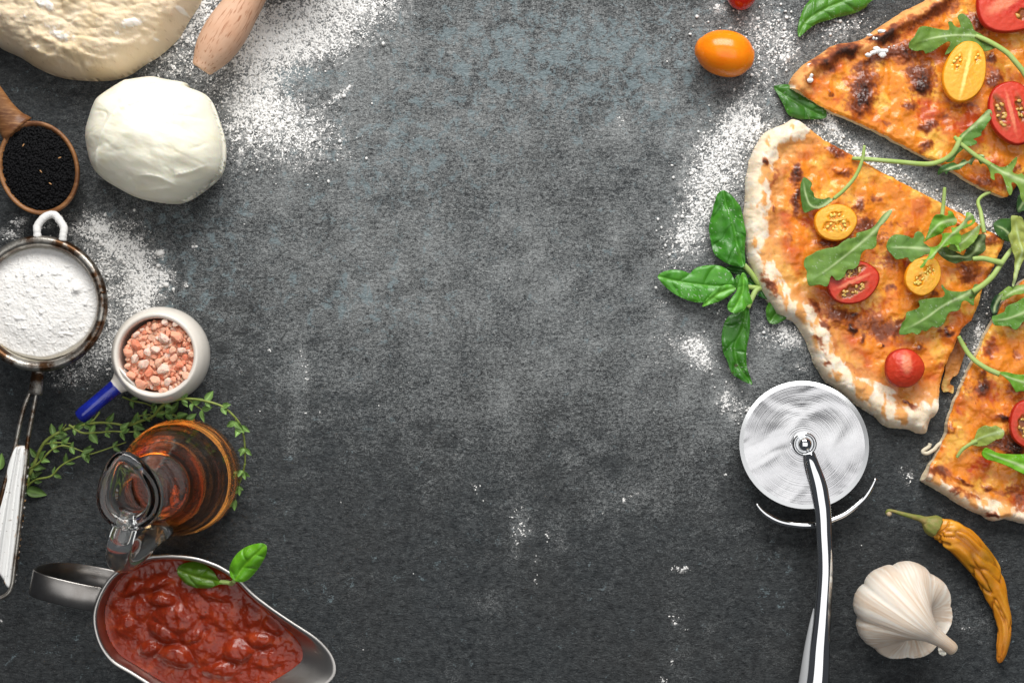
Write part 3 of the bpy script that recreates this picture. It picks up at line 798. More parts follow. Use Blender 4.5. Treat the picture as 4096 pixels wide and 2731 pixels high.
# ------------------------------------------------------------------ salt pot
M_cer = mat("cream_glaze", (.80, .745, .67), .16, spec=.5, coat=.3, mott=(160, (.70, .62, .52), .60, .75, ONE))
M_blue = mat("cobalt_glaze", (.006, .012, .19), .10, spec=.6, coat=.6, mott=(90, (.012, .03, .34), .45, .7, (1, 1, 1)))
pt = thing("salt_pot", "cream ceramic pot with glossy blue handle full of pink salt", "pot", W(646, 1420, 0))
ptz = .036
cx, cy, _ = W(646, 1420, .022)
prof = np.array([(0, .0012), (.017, .0012), (.0195, .0003), (.0205, .002), (.0245, .009), (.0272, .018), (.0276, .025), (.0262, .032), (.0240, .0362), (.0225, .0368), (.0213, .0358), (.0208, .033), (.0212, .024), (.0205, .010), (.016, .005), (0, .0045)])
prs = np.vstack([prof[:4], catmull(prof[4:14], 50), prof[14:]])
V, F = lathe(prs, 96)
a = math.atan2(V[:, 1].mean(), 1)
o = mesh_obj("body", V, F, M_cer, pt); o.location = (cx - pt.location.x, cy - pt.location.y, 0)
j0 = np.array(W(520, 1500, .028)); j1 = np.array(W(463, 1548, .028)); j2 = np.array(W(312, 1676, .030))
hp = smooth_line([j0, j1], 16)
V, F = sweep(hp, np.interp(np.linspace(0, 1, 16), [0, .25, .5, .8, 1], [.0125, .0105, .0072, .0052, .0046]), 24, flat=.8)
mesh_obj("neck", rel(V, pt), F, M_cer, pt)
hp = smooth_line([j1 - (j2 - j1) * .01, (j1 + j2) / 2 + [0, 0, .0008], j2], 50); q = np.linspace(0, 1, 50)
V, F = sweep(hp, np.interp(q, [0, .1, .5, .85, .94, .98, 1], [.0047, .0046, .0044, .0046, .0042, .0028, .0008]), 24)
mesh_obj("handle", rel(V, pt), F, M_blue, pt)

# salt crystals: individual blunt lumps
def salt_mat(i, c, s):
    m = mat("pink_salt_%s" % s, c, .34, spec=.5, sss=.45, sssr=(1, .45, .3), ssc=.0014, mott=(350, tuple(min(1, x * 1.12 + .03) for x in c), .4, .7, ONE), bumps=[(700, .5, .0006, ONE)])
    return m
SM = [salt_mat(0, (.98, .52, .36), "pale"), salt_mat(1, (.96, .42, .27), "rose"), salt_mat(2, (.90, .30, .17), "red"), salt_mat(3, (.99, .66, .54), "white")]
def crystal_mesh(sd):
    V, F = uvsphere(12, 8)
    r = np.random.default_rng(sd)
    for _ in range(13):
        n = r.normal(size=3); n /= np.linalg.norm(n); h = r.uniform(.58, .82)
        dd = V @ n; V = V - np.outer(np.maximum(dd - h, 0) * 1.0, n)
    V = V * (1 + .12 * fbm3(V[:, 0] * 2 + sd, V[:, 1] * 2, V[:, 2] * 2, 2, sd))[:, None] * [1, r.uniform(.62, .95), r.uniform(.55, .8)]
    return V, F
cms = []
for sdd in range(9):
    V, F = crystal_mesh(sdd + 3)
    for mi in range(4):
        o = mesh_obj("salt_crystal", V, F, SM[mi], smooth=False); cms.append((o, [False]))
icx, icy, _ = W(646, 1423, .030)
Rin = .0203
bg = []
def add_crystal(x, y, z, r, protos, big):
    o, used = protos
    if used[0]:
        o = o.copy(); scene.collection.objects.link(o)
    used[0] = True
    o.matrix_world = Matrix.Translation((x, y, z)) @ Matrix.Rotation(random.uniform(0, 6.28), 4, 'Z') @ Matrix.Rotation(random.uniform(-.4, .4), 4, 'X') @ Matrix.Scale(r, 4)
    tag(o, "%s in the cream pot" % big[0], "salt crystal", "pink salt crystals in the cream pot")
BIGS = A2([(1225, 950, ), (950, 1010), (1140, 965), (1085, 1045), (1270, 1045), (890, 1065), (940, 1110), (1000, 1140), (1135, 1180), (1085, 1260), (980, 1280), (920, 1225), (1035, 1200), (1145, 850), (1225, 860), (1105, 1130), (1210, 1100), (1135, 1330), (1170, 1265), (1300, 1230), (1200, 1045), (1330, 970), (1030, 1060), (1335, 1075), (1190, 1315), (950, 935), (1075, 880), (1250, 1150), (975, 1070), (895, 1155)])
br = [52, 42, 38, 34, 32, 34, 36, 38, 40, 40, 42, 40, 34, 26, 28, 34, 30, 32, 30, 34, 26, 30, 28, 24, 22, 28, 28, 26, 30, 28]
bm = [1, 2, 3, 3, 3, 1, 3, 3, 3, 0, 1, 1, 2, 3, 3, 0, 0, 0, 3, 0, 0, 0, 3, 0, 3, 3, 0, 2, 1, 0]
plc = []
for (u, v), r_, mi in zip(BIGS, br, bm):
    rr = r_ * .5741 * S * 1.12
    x, y, _ = W(u, v, .0345); plc.append((x, y, .0345, rr, mi))
k = 0
while len(plc) < 185 and k < 30000:
    k += 1
    a = random.uniform(0, 6.28); rad = (Rin - .001) * math.sqrt(random.random()); rr = random.choice([.0016, .0020, .0024, .0028, .0032])
    x = icx + rad * math.cos(a); y = icy + rad * math.sin(a)
    if rad + rr > Rin: continue
    if all((x - p[0]) ** 2 + (y - p[1]) ** 2 > ((rr + p[3]) * .62) ** 2 for p in plc):
        plc.append((x, y, .0332 - rr * .2 + random.uniform(-.001, .0006), rr, random.choice([0, 0, 1, 1, 3, 2])))
for (x, y, z, rr, mi) in plc:
    add_crystal(x, y, z, rr, cms[random.randrange(9) * 4 + mi], (["pale peach","rose pink","deep reddish","whitish pink"][mi] + (" large" if rr > .0024 else " small") + " salt crystal",))
for o, used in cms:
    if not used[0]: bpy.data.objects.remove(o)
bg = []
for i in range(420):
    a = random.uniform(0, 6.28); rad = (Rin - .0009) * math.sqrt(random.random()); rr = random.uniform(.0014, .0024)
    V, F = crystal_mesh(i % 9 + 3)
    R = np.array(Matrix.Rotation(random.uniform(0, 6.28), 3, 'Z'))
    bg.append(((V * rr) @ R.T + [icx + rad * math.cos(a), icy + rad * math.sin(a), random.uniform(.0300, .0325)], F))
V, F = joinm(bg); o = mesh_obj("salt_grains", V, F, SM[1]); o["kind"] = "stuff"; o["label"] = "small pink salt grains filling the pot under the crystals"
V, F = lathe(np.array([(0, .0305), (.0195, .0305), (.0204, .029), (.0198, .010), (0, .008)]), 48); F = F[:, ::-1]
o = mesh_obj("salt_bed", V, F, SM[2]); o.location = (icx, icy, 0); o["kind"] = "stuff"; o["label"] = "packed pink salt deep in the cream pot"

# ------------------------------------------------------------------ oil bottle
bx, by, _ = W(704, 1914, .03)
bt = thing("oil_bottle", "small glass jug of amber oil with thick clear handle and spout", "bottle", (bx, by, 0))
def glass_mat(name, col, ior, rough=0.0, dens=0, vcol=None, haze=0.0):
    m = bpy.data.materials.new(name); m.use_nodes = True
    N = m.node_tree.nodes; L = m.node_tree.links; b = N["Principled BSDF"]
    b.inputs["Base Color"].default_value = (*col, 1); b.inputs["Transmission Weight"].default_value = 1 - haze
    b.inputs["IOR"].default_value = ior; b.inputs["Roughness"].default_value = rough
    if dens:
        va = N.new("ShaderNodeVolumeAbsorption"); va.inputs[0].default_value = (*vcol, 1); va.inputs[1].default_value = dens
        L.new(va.outputs[0], N["Material Output"].inputs["Volume"])
    return m
M_glass = glass_mat("clear_glass", (.95, .955, .95), 1.5, .03, haze=0)
M_glass2 = glass_mat("thick_glass", (.93, .94, .93), 1.5, .05, haze=.03)
M_oil = glass_mat("amber_oil", (1, .90, .66), 1.47, 0, 34, (1.0, .64, .12))
outer = np.array([(.0, .0004), (.022, .0004), (.029, .0016), (.0322, .006), (.0330, .014), (.0325, .026), (.0305, .040), (.0272, .054), (.0232, .066), (.0200, .074), (.0180, .0795), (.0172, .084), (.0150, .090), (.0124, .098), (.0112, .106), (.0112, .114), (.0125, .120), (.0150, .126), (.0163, .131), (.0166, .1345), (.0162, .1368), (.0148, .1382), (.0124, .1382)])
inner = np.array([(.0108, .1374), (.0094, .1352), (.0087, .1300), (.0084, .120), (.0084, .106), (.0098, .097), (.0128, .088), (.0158, .079), (.0178, .071), (.0212, .062), (.0250, .051), (.0282, .038), (.0300, .026), (.0302, .014), (.0285, .0075), (.022, .0056), (.010, .0092), (0, .0104)])
prs = np.vstack([outer[:2], catmull(np.vstack([outer[2:], inner[:-1]]), 170), inner[-1:]])
V, F = lathe(prs, 96)
ang = np.arctan2(V[:, 1], V[:, 0])
V[:, 0] *= 1 + .008 * np.sin(V[:, 2] * 1500) * (V[:, 2] < .075) * (V[:, 2] > .004); V[:, 1] *= 1 + .008 * np.sin(V[:, 2] * 1500) * (V[:, 2] < .075) * (V[:, 2] > .004)
sp_ = ss(.119, .136, V[:, 2]) * np.exp(-((ang - 1.75) / .75) ** 2)
V[:, 0] += .0070 * sp_ * math.cos(1.75); V[:, 1] += .0070 * sp_ * math.sin(1.75); V[:, 2] += .001 * sp_
mesh_obj("jug_body", V, F, M_glass, bt)
q = [(0, .0102)] + [(r + .0002, z) for r, z in inner[::-1][1:] if z <= .079]
q = np.array(q); q[1:, 0] += .0
top = [(.0158, .0792), (.0145, .0788), (0, .0788)]
V, F = lathe(np.vstack([[(0, .0102)], q[1:3] + [0, -.0002], catmull(q[3:], 40), top]), 72)
mesh_obj("oil", V, F, M_oil, bt)
hd = smooth_line(np.array([(-.002, -.010, .1255), (-.004, -.0165, .1290), (-.0065, -.0250, .1300), (-.0085, -.0320, .1240), (-.0090, -.0350, .1120), (-.0080, -.0345, .0970), (-.0060, -.0310, .0800), (-.0035, -.0265, .0660), (-.002, -.0235, .0590)]), 70)
V, F = sweep(hd, np.interp(np.linspace(0, 1, 70), [0, .12, .5, .85, 1], [.0055, .0062, .0064, .0060, .0074]), 26, flat=.92)
mesh_obj("jug_handle", V, F, M_glass2, bt)

# ------------------------------------------------------------------ gravy boat with tomato sauce
M_steel = mat("brushed_steel", (.52, .50, .475), .36, metal=1.0, aniso=.5, bumps=[(500, .06, .0003, (1, 1, 8))])
rim = [(370, 2476), (378, 2420), (405, 2355), (450, 2295), (520, 2250), (590, 2224), (655, 2217), (725, 2219), (792, 2229), (850, 2248), (893, 2268), (955, 2310), (1012, 2369), (1070, 2415), (1131, 2458), (1190, 2497), (1250, 2536), (1290, 2570), (1322, 2610), (1338, 2650), (1338, 2690), (1318, 2722), (1270, 2752), (1180, 2785), (1060, 2815), (940, 2835), (830, 2840), (740, 2825), (660, 2785), (595, 2745), (524, 2700), (450, 2655), (405, 2600), (380, 2540)]
RL = resample(np.vstack([catmull(rim, 400, True), [rim[0]]]), 161)[:-1]
rz = .066
gb = thing("gravy_boat", "brushed steel gravy boat with strap handle holding tomato sauce", "gravy boat", W(800, 2540, 0))
tip = np.exp(-(((RL[:, 0] - 1338) / 330) ** 2))       # towards the spout
RimW = np.array([W(p[0], p[1], rz) for p in RL])
cen = np.array(W(760, 2530, rz))
foot = ell(740, 2530, 190, 120, 12, 160)
th0 = np.arctan2(RL[:, 1] - 2530, RL[:, 0] - 760)
foot = np.stack([750 + 190 * np.cos(th0), 2530 + 125 * np.sin(th0)], 1)
FootW = np.array([W(p[0], p[1], rz) for p in foot])
def brg(f, z, shrink=0.0):
    P = FootW * (1 - f) + RimW * f
    d = P - cen; n = np.linalg.norm(d[:, :2], axis=1)[:, None]
    P = P - d / n * shrink; P[:, 2] = z
    return P
# wall: steep near the rounded end, long slope at the spout
def wall(z, off):
    t = z / rz
    f_round = t ** .55; f_sp = t ** 2.2
    f = f_round * (1 - tip) + f_sp * tip
    P = FootW * (1 - f[:, None]) + RimW * f[:, None]
    T = np.roll(P, -1, 0) - np.roll(P, 1, 0); T[:, 2] = 0; T /= np.linalg.norm(T, axis=1)[:, None]
    nrm = np.stack([-T[:, 1], T[:, 0], 0 * T[:, 0]], 1)
    nrm *= np.sign(np.sum(nrm * (cen - P) * [1, 1, 0], axis=1).mean())
    P = P + nrm * off; P[:, 2] = z
    return P
zs = list(np.linspace(.0005, 1, 20) ** 1.3 * rz)
rings = [wall(z, 0) for z in zs] + [wall(rz + .0006, .0003), wall(rz + .0009, .0012), wall(rz + .0003, .0022), wall(rz - .0014, .0024)] + [wall(max(z, .0022), .0013) for z in zs[::-1][1:]]
V, F = loft(rings)
n = 160
V = np.vstack([V, V[:n].mean(0), V[-n:].mean(0)]); k = len(V); m_ = len(rings)
F = [F[:, ::-1], np.stack([(np.arange(n) + 1) % n, np.arange(n), np.full(n, k - 2)], -1)[:, ::-1], np.stack([(m_ - 1) * n + np.arange(n), (m_ - 1) * n + (np.arange(n) + 1) % n, np.full(n, k - 1)], -1)[:, ::-1]]
o = mesh_obj("vessel", rel(V, gb), F, M_steel, gb)
# strap handle: loop standing upright, band across
hb = [(392, .063), (330, .0655), (250, .0665), (170, .0655), (124, .061), (108, .052), (112, .040), (140, .027), (200, .017), (280, .012), (350, .011), (430, .012)]
hc = smooth_line([W(u, 2400 - (400 - u) * .24, .064)[:2] + (z,) for u, z in hb], 110)
T = np.gradient(hc, axis=0); T /= np.linalg.norm(T, axis=1)[:, None]
wv = np.array([-.19, -1.0, 0.0]); wv /= np.linalg.norm(wv)
nn = np.cross(T, wv); nn /= np.linalg.norm(nn, axis=1)[:, None]
hw, ht = .0069, .0007
sec = [(-hw, -ht * .4), (-hw, ht * .4), (-hw * .93, ht), (hw * .93, ht), (hw, ht * .4), (hw, -ht * .4), (hw * .93, -ht), (-hw * .93, -ht)]
rg = np.stack([hc + a_ * wv + b_ * nn for a_, b_ in sec], 1)
V, F = loft([rg[i] for i in range(110)])
M_steel2 = mat("dull_steel", (.34, .325, .31), .30, metal=1.0, mott=(60, (.22, .20, .185), .4, .7, ONE))
mesh_obj("handle", rel(V, gb), F, M_steel2, gb)

# sauce
sl = .0565
SLW = wall(sl, .0016)
so = np.stack([SLW[:, 0] / (S * (1 - sl / H)) + 2048, 1365.5 - SLW[:, 1] / (S * (1 - sl / H))], 1)
CH = [(565, 2440, 70, 40, -20), (700, 2480, 90, 60, 20), (640, 2400, 50, 26, 0), (780, 2420, 45, 60, 10), (590, 2590, 40, 30, 0), (700, 2620, 60, 36, 10), (900, 2470, 60, 50, 30), (1040, 2560, 46, 30, -20), (950, 2610, 60, 40, 0), (820, 2600, 60, 60, 0), (500, 2500, 40, 50, 0), (850, 2360, 60, 40, 20), (1000, 2460, 50, 40, 0), (1090, 2500, 40, 30, 20), (620, 2330, 60, 26, -20), (480, 2420, 40, 30, 0), (760, 2540, 50, 34, 0), (650, 2530, 60, 30, 30), (1060, 2640, 60, 30, 0), (880, 2680, 70, 30, 0), (530, 2350, 50, 20, -30), (725, 2505, 20, 14, 0)]
def sz_(u, v, d):
    w = n2(u / 90, v / 90, 3) * 22
    h = 0
    for i, (a, b, rx, ry, ro) in enumerate(CH):
        q = blob(u + w, v + w * .6, a, b, rx, ry, ro, 4.0)
        h = np.maximum(h, q * (.0016 + .0012 * ((i * 7) % 3)))
    sw = np.sin((np.hypot(u - 700, v - 2480) + 14 * n2(u / 60, v / 60, 5)) / 19)
    return sl - .0012 + ss(0, 40, d) * (h + .0008 * fbm(u / 34, v / 34, 4, 6) + .0006 * sw * ss(260, 40, np.hypot(u - 700, v - 2480))) + .0004 * ss(10, 0, d)
def sc_(u, v, d):
    c = np.repeat(np.array([.27, .026, .007])[None], len(u), 0)
    n_ = fbm(u / 60, v / 60, 4, 51)
    c = mixc(c, np.array([.42, .055, .012]), ss(-.1, .6, n_))
    c = mixc(c, np.array([.20, .018, .006]), .7 * ss(.0, .6, fbm(u / 40, v / 40, 3, 52)))
    c = mixc(c, np.array([.55, .22, .03]), .7 * ss(.66, .8, fbm(u / 16, v / 12, 3, 53)))
    c = mixc(c, np.array([.03, .02, .008]), .85 * ss(.66, .74, n2(u / 7, v / 7, 54)) * ss(.0, .2, n2(u / 40, v / 40, 55)))
    return c
V, F, C, _ = patch(so, 4.0, sz_, sc_, zref=sl, zbot=sl - .0035)
M_sauce = mat("tomato_sauce", attr=True, rough=.16, spec=.5, sss=.25, sssr=(1, .15, .05), ssc=.003, bumps=[(260, .55, .0010, ONE), (900, .25, .0003, ONE)])
o = mesh_obj("tomato_sauce", V, F, M_sauce, col=C); tag(o, "chunky red tomato sauce filling the steel gravy boat", "sauce")

# ------------------------------------------------------------------ leaves
M_leaf = mat("leaf", attr=True, rough=.55, spec=.45, sss=.12, sssr=(.5, 1, .2), ssc=.001, bumps=[(1100, .25, .0003, ONE)])
M_leafg = mat("basil_leaf", attr=True, rough=.33, spec=.5, sss=.12, sssr=(.5, 1, .2), ssc=.001, bumps=[(900, .2, .0003, ONE)])
M_stem = mat("green_stem", (.34, .48, .12), .5, spec=.35, mott=(120, (.42, .54, .20), .4, .7, ONE), bumps=[(700, .3, .0004, ONE)])
G_RK = lin(100, 145, 58) * .95; G_BS = lin(70, 130, 32) * .85
def leaf_geo(outline, mid, z0, kind, col, tilt=(0, 0), seed=1, n=140, cell=3.6, dust=.35, fold=None, thick=.00035, closed_smooth=True, cup=.0, wave=.0012, drop=0.0, spots=()):
    L = catmull(outline, n, True) if closed_smooth else np.asarray(outline, float)
    m = smooth_line(mid, 40)
    c0 = L.mean(0)
    sp = 88 if kind == 'basil' else 50
    def zf(u, v, d):
        q, arc, sg, tot = poly_dist(u, v, m, want=True)
        z = z0 + tilt[0] * (u - c0[0]) * S + tilt[1] * (v - c0[1]) * S
        ph = (arc - q * .75) / sp + (sg > 0) * .45 + .22 * n2(u / 70, v / 70, seed)
        rib = np.abs((ph - np.floor(ph)) - .5) * 2        # 1 on a side vein, 0 between
        rb = np.exp(-((1 - rib) * sp / 9.0) ** 2)
        if kind == 'basil':
            z = z + .0007 * ss(2, 26, q) * (1 - rib ** 4) * ss(0, 12, d) - .00025 * rb + .0012 * np.exp(-(q / 60) ** 2) - .0007 * np.exp(-(q / 6) ** 2)
        else:
            z = z + .0003 * (1 - rib ** 2) * ss(0, 14, q) + .0004 * np.exp(-(q / 6) ** 2)
        z = z + wave * fbm(u / 90, v / 90, 2, seed + 4) * 1.6 + wave * .5 * n2(u / 34, v / 34, seed + 6) * ss(60, 0, d)
        z = z - cup * (q * S) ** 2 * 18
        return z - drop * np.clip((q * S * 10), 0, 1) ** 2
    def cf(u, v, d):
        q, arc, sg, tot = poly_dist(u, v, m, want=True)
        c = np.repeat(np.asarray(col)[None], len(u), 0)
        c = mixc(c, np.asarray(col) * [1.35, 1.22, 1.1], ss(-.2, .7, fbm(u / 70, v / 70, 3, seed)))
        c = mixc(c, np.asarray(col) * .72, .8 * ss(.1, .7, fbm(u / 50, v / 50, 3, seed + 2)))
        ph = (arc - q * .75) / sp + (sg > 0) * .45 + .22 * n2(u / 70, v / 70, seed)
        rib = np.abs((ph - np.floor(ph)) - .5) * 2
        rb = np.exp(-((1 - rib) * sp / 7.0) ** 2) * ss(4, 10, q)
        if kind == 'basil':
            c = mixc(c, np.asarray(col) * .70, .4 * rb); c = mixc(c, np.asarray(col) * [1.9, 1.45, 1.6], .7 * np.exp(-(q / 3.6) ** 2))
        else:
            c = mixc(c, np.asarray(col) * [1.3, 1.2, 1.3], .35 * rb)
            wv_ = 3.5 + 5.5 * ss(.4 * tot, tot, arc)
            c = mixc(c, np.array([.50, .62, .30]), .85 * np.exp(-(q / wv_) ** 2) * ss(0, .25 * tot, arc))
        c = mixc(c, np.array([.75, .76, .72]), dust * ss(.52, .66, n2(u / 4.2, v / 4.2, seed + 11)) * ss(-.3, .5, n2(u / 60, v / 60, seed + 12)))
        for (a, b, r_) in spots: c = mixc(c, np.array([.05, .03, .015]), .85 * ss(.3, .7, blob(u, v, a, b, r_, r_ * .8) + .3 * n2(u / 6, v / 6, 3)))
        return c
    return patch(L, cell, zf, cf, zref=z0, thick=thick)
def leaf(name, label, outline, mid, z0, kind='rocket', col=None, cat=None, parent=None, stem=None, stem_r=.0010, group=None, **kw):
    col = (G_RK if kind == 'rocket' else G_BS) if col is None else col
    col = np.asarray(col) * ([.95, .80, .72] if kind == 'rocket' else [1.0, .82, .62])
    V, F, C, _ = leaf_geo(outline, mid, z0, kind, col, **kw)
    M_ = M_leafg if kind == 'basil' else M_leaf
    if parent is not None:
        return mesh_obj(name, rel(V, parent), F, M_, parent, col=C)
    if stem is None:
        o = mesh_obj(name, V, F, M_, col=C); tag(o, label, cat or "leaf", group); return o
    c = np.array(outline, float).mean(0)
    root = thing(name, label, cat or "leaf", W(c[0], c[1], 0), group)
    mesh_obj("blade", rel(V, root), F, M_, root, col=C)
    P = smooth_line([W(u, v, z) for u, v, z in stem], 40)
    V, F = sweep(P, np.interp(np.linspace(0, 1, 40), [0, .1, 1], [stem_r * .6, stem_r * .75, stem_r * .9]), 12, flat=.8)
    mesh_obj("stem", rel(V, root), F, M_stem, root)
    return root
def tube_part(name, pts, r, root, m, flat=1.0, n=40, ns=10):
    P = smooth_line([W(u, v, z) for u, v, z in pts], n)
    rr = r if np.isscalar(r) else np.interp(np.linspace(0, 1, n), np.linspace(0, 1, len(r)), r)
    V, F = sweep(P, rr, ns, flat=flat)
    return mesh_obj(name, rel(V, root), F, m, root)

# basil on the sauce
g1 = lin(86, 140, 30) * .8; g2 = lin(92, 170, 40)
bs = thing("basil_sprig", "two bright basil leaves joined by a short stem on the sauce", "basil", W(890, 2310, rz))
leaf("leaf", None, A4([(1190, 480), (1210, 435), (1300, 418), (1380, 440), (1440, 480), (1475, 530), (1522, 546), (1480, 560), (1400, 590), (1300, 585), (1230, 550)]), A4([(1195, 470), (1350, 520), (1520, 548)]), .0605, 'basil', g1, parent=bs, seed=3, dust=.1, tilt=(.10, .05), cup=2.2)
leaf("leaf", None, A4([(1535, 480), (1545, 430), (1590, 360), (1660, 310), (1750, 285), (1795, 300), (1795, 350), (1760, 420), (1710, 490), (1650, 545), (1590, 548), (1550, 520)]), A4([(1575, 540), (1650, 430), (1790, 300)]), .076, 'basil', g2, parent=bs, seed=8, dust=.15, tilt=(.05, -.12), cup=2.0)
tube_part("stem", [(*A4([(1480, 548)])[0], .061), (*A4([(1530, 552)])[0], .063), (*A4([(1555, 560)])[0], .065), (*A4([(1575, 540)])[0], .073)], .0013, bs, M_stem)

# thyme
M_ty = mat("thyme_leaf", attr=True, rough=.45, spec=.4, sss=.1, sssr=(.5, 1, .2), ssc=.001, bumps=[(1500, .3, .0002, ONE)])
M_tys = mat("thyme_stem", (.20, .25, .05), .5, mott=(200, (.30, .36, .08), .4, .7, ONE))
def thyme_leaf_mesh(seed, wr=.36, k=1.0):
    nu_, nv_ = 9, 6
    t = np.linspace(0, 1, nu_); w = np.sin(np.pi * np.clip(t, 0, 1) ** .75) * wr * .5
    w = w + .02; V = []; C = []
    base = np.array([.115, .20, .05]) * k
    for s_ in (1, -1):
        for i in range(nu_):
            for j in range(nv_ + 1):
                q = (j / nv_ - .5) * 2
                z = .10 * q * q * math.sin(math.pi * t[i]) - .10 * t[i] ** 2 + .05 * math.sin(t[i] * 5 + seed) - (0.022 if s_ < 0 else 0)
                V.append((t[i], w[i] * q, z)); C.append(base * (1.7 if abs(q) < .2 else 1.0 + .2 * math.sin(seed + i)))
    nn_ = nv_ + 1; F = []
    for s_ in (0, 1):
        o_ = s_ * nu_ * nn_
        for i in range(nu_ - 1):
            for j in range(nv_):
                a = o_ + i * nn_ + j; f = (a, a + nn_, a + nn_ + 1, a + 1)
                F.append(f if s_ == 0 else f[::-1])
    o_ = nu_ * nn_
    for i in range(nu_ - 1):
        for j in (0, nv_):
            a = i * nn_ + j; f = (a, a + o_, a + o_ + nn_, a + nn_); F.append(f if j else f[::-1])
    return np.array(V), np.array(F), np.array(C)
TYM = []
for s_ in range(8):
    V, F, C = thyme_leaf_mesh(s_, [.42, .50, .58, .46][s_ % 4], [.75, 1.0, 1.35, 1.6][s_ % 4])
    o = mesh_obj("leaf", V, F, M_ty, col=C); me_ = o.data; bpy.data.objects.remove(o); TYM.append(me_)
def thyme(label, stems, seed):
    rd = random.Random(seed)
    p0 = stems[0][0][0]
    root = thing("thyme_sprig", label, "thyme", W(p0[0], p0[1], 0), "thyme sprigs round the oil bottle")
    for (pts, r, dens, size, bright) in stems:
        P = smooth_line([W(u, v, z) for u, v, z in pts], max(30, len(pts) * 10))
        P = P + np.stack([0 * P[:, 0], 0 * P[:, 0], .0006 * n2(np.arange(len(P)) / 5., np.zeros(len(P)), seed)], 1)
        V, F = sweep(P, np.interp(np.linspace(0, 1, len(P)), [0, 1], [r, r * .55]), 9)
        mesh_obj("stem", rel(V, root), F, M_tys, root)
        d = np.r_[0, np.cumsum(np.linalg.norm(np.diff(P, axis=0), axis=1))]; tot = d[-1]
        s_ = dens * .5
        flip = 0
        while s_ < tot + .0005:
            c = np.array([np.interp(s_, d, P[:, k_]) for k_ in range(3)])
            i = min(np.searchsorted(d, s_), len(P) - 1); t = P[i] - P[max(i - 1, 0)]; an = math.atan2(t[1], t[0])
            for sd in (1, -1):
                for rep in range(2):
                    if rep and rd.random() < .6: continue
                    L_ = size * 1.12 * rd.uniform(.55, 1.15) * (.7 if rep else 1)
                    a_ = an + sd * rd.uniform(.5, 1.25) + rep * rd.uniform(-.4, .4)
                    kk = rd.choice(bright)
                    o = bpy.data.objects.new("leaf", TYM[kk]); scene.collection.objects.link(o); o.parent = root
                    o.matrix_local = Matrix.Translation(Vector(c) - Vector(root.location)) @ Matrix.Rotation(a_, 4, 'Z') @ Matrix.Rotation(-rd.uniform(-.15, .45), 4, 'Y') @ Matrix.Rotation(rd.uniform(-.6, .6), 4, 'X') @ Matrix.Scale(L_, 4)
            s_ += dens * rd.uniform(.75, 1.3)
    return root
def a3(pts, z=.006):
    q = A3([(p[0], p[1]) for p in pts]); return [(u, v, (p[2] if len(p) > 2 else z)) for (u, v), p in zip(q, pts)]
DK = [0, 1, 4, 5, 1]; MD = [1, 2, 5, 6]; BR = [2, 3, 6, 7]
thyme("tall arching thyme sprig curling over the right of the oil bottle", [
    (a3([(1000, 385, .008), (1100, 360, .012), (1200, 320, .016), (1260, 250, .020), (1350, 200, .026), (1480, 185, .030), (1620, 205, .032), (1750, 250, .032), (1850, 340, .030), (1900, 430, .026), (1920, 560, .022), (1922, 690, .018)]), .0009, .0125, .0062, BR),
    (a3([(1922, 690, .018), (1895, 800, .014), (1850, 910, .010), (1810, 1010, .007), (1790, 1060, .005)]), .0006, .0105, .0060, BR),
    (a3([(1480, 190, .029), (1530, 235, .028), (1585, 270, .027)]), .0005, .006, .0058, BR),
    (a3([(1250, 290, .016), (1350, 310, .014), (1430, 350, .012), (1520, 365, .010)]), .0006, .007, .0070, MD),
    (a3([(1850, 340, .030), (1835, 400, .027)]), .0004, .005, .0065, BR)], 5)
thyme("thyme sprig spreading left from the oil bottle under the blue pot handle", [
    (a3([(200, 890, .004), (260, 720, .006), (340, 540, .009), (440, 460, .010), (560, 410, .009), (680, 385, .010), (790, 372, .012), (900, 380, .012), (1000, 395, .010), (1080, 370, .012)]), .0011, .015, .0060, DK),
    (a3([(340, 540, .008), (450, 528, .010), (560, 535, .011)]), .0006, .009, .0062, MD),
    (a3([(205, 750, .005), (300, 690, .008), (400, 590, .010), (480, 553, .011), (560, 565, .011), (640, 595, .010), (720, 615, .008)]), .0007, .0095, .0062, MD),
    (a3([(200, 880, .004), (280, 820, .005), (400, 790, .006), (480, 710, .008), (600, 645, .009), (740, 610, .008), (860, 570, .006), (990, 525, .005)]), .0007, .013, .0060, DK),
    (a3([(540, 390, .010), (640, 450, .011), (760, 450, .012), (880, 440, .013), (1000, 445, .012), (1090, 440, .010)]), .0007, .008, .0060, MD),
    (a3([(780, 290, .005), (740, 345, .008), (690, 380, .010)]), .0006, .012, .0050, DK),
    (a3([(960, 170, .004), (1040, 200, .006), (1150, 225, .009), (1240, 270, .014)]), .0006, .012, .0060, DK),
    (a3([(440, 460, .009), (480, 430, .011), (520, 385, .012)]), .0005, .008, .0058, DK),
    (a3([(1080, 320, .014), (1180, 310, .014), (1190, 350, .013)]), .0005, .007, .0062, MD),
    (a3([(1180, 290, .012), (1300, 285, .012), (1420, 330, .010), (1500, 350, .009)]), .0005, .007, .0068, MD)], 9)
def one_leaf(label, u, v, u2, v2, kk, z=.002):
    a = Vector(W(u, v, z)); b = Vector(W(u2, v2, z)); d = b - a
    o = bpy.data.objects.new("thyme_leaf", TYM[kk]); scene.collection.objects.link(o)
    o.matrix_world = Matrix.Translation(a) @ Matrix.Rotation(math.atan2(d.y, d.x), 4, 'Z') @ Matrix.Scale(d.length, 4)
    tag(o, label, "leaf")
one_leaf("lone thyme leaf at the left edge beside the sieve's white handle", -6, 1880, 6, 1812, 2)
one_leaf("dark thyme leaf lying below the sprig right of the white handle", 104, 1955, 184, 1980, 1)

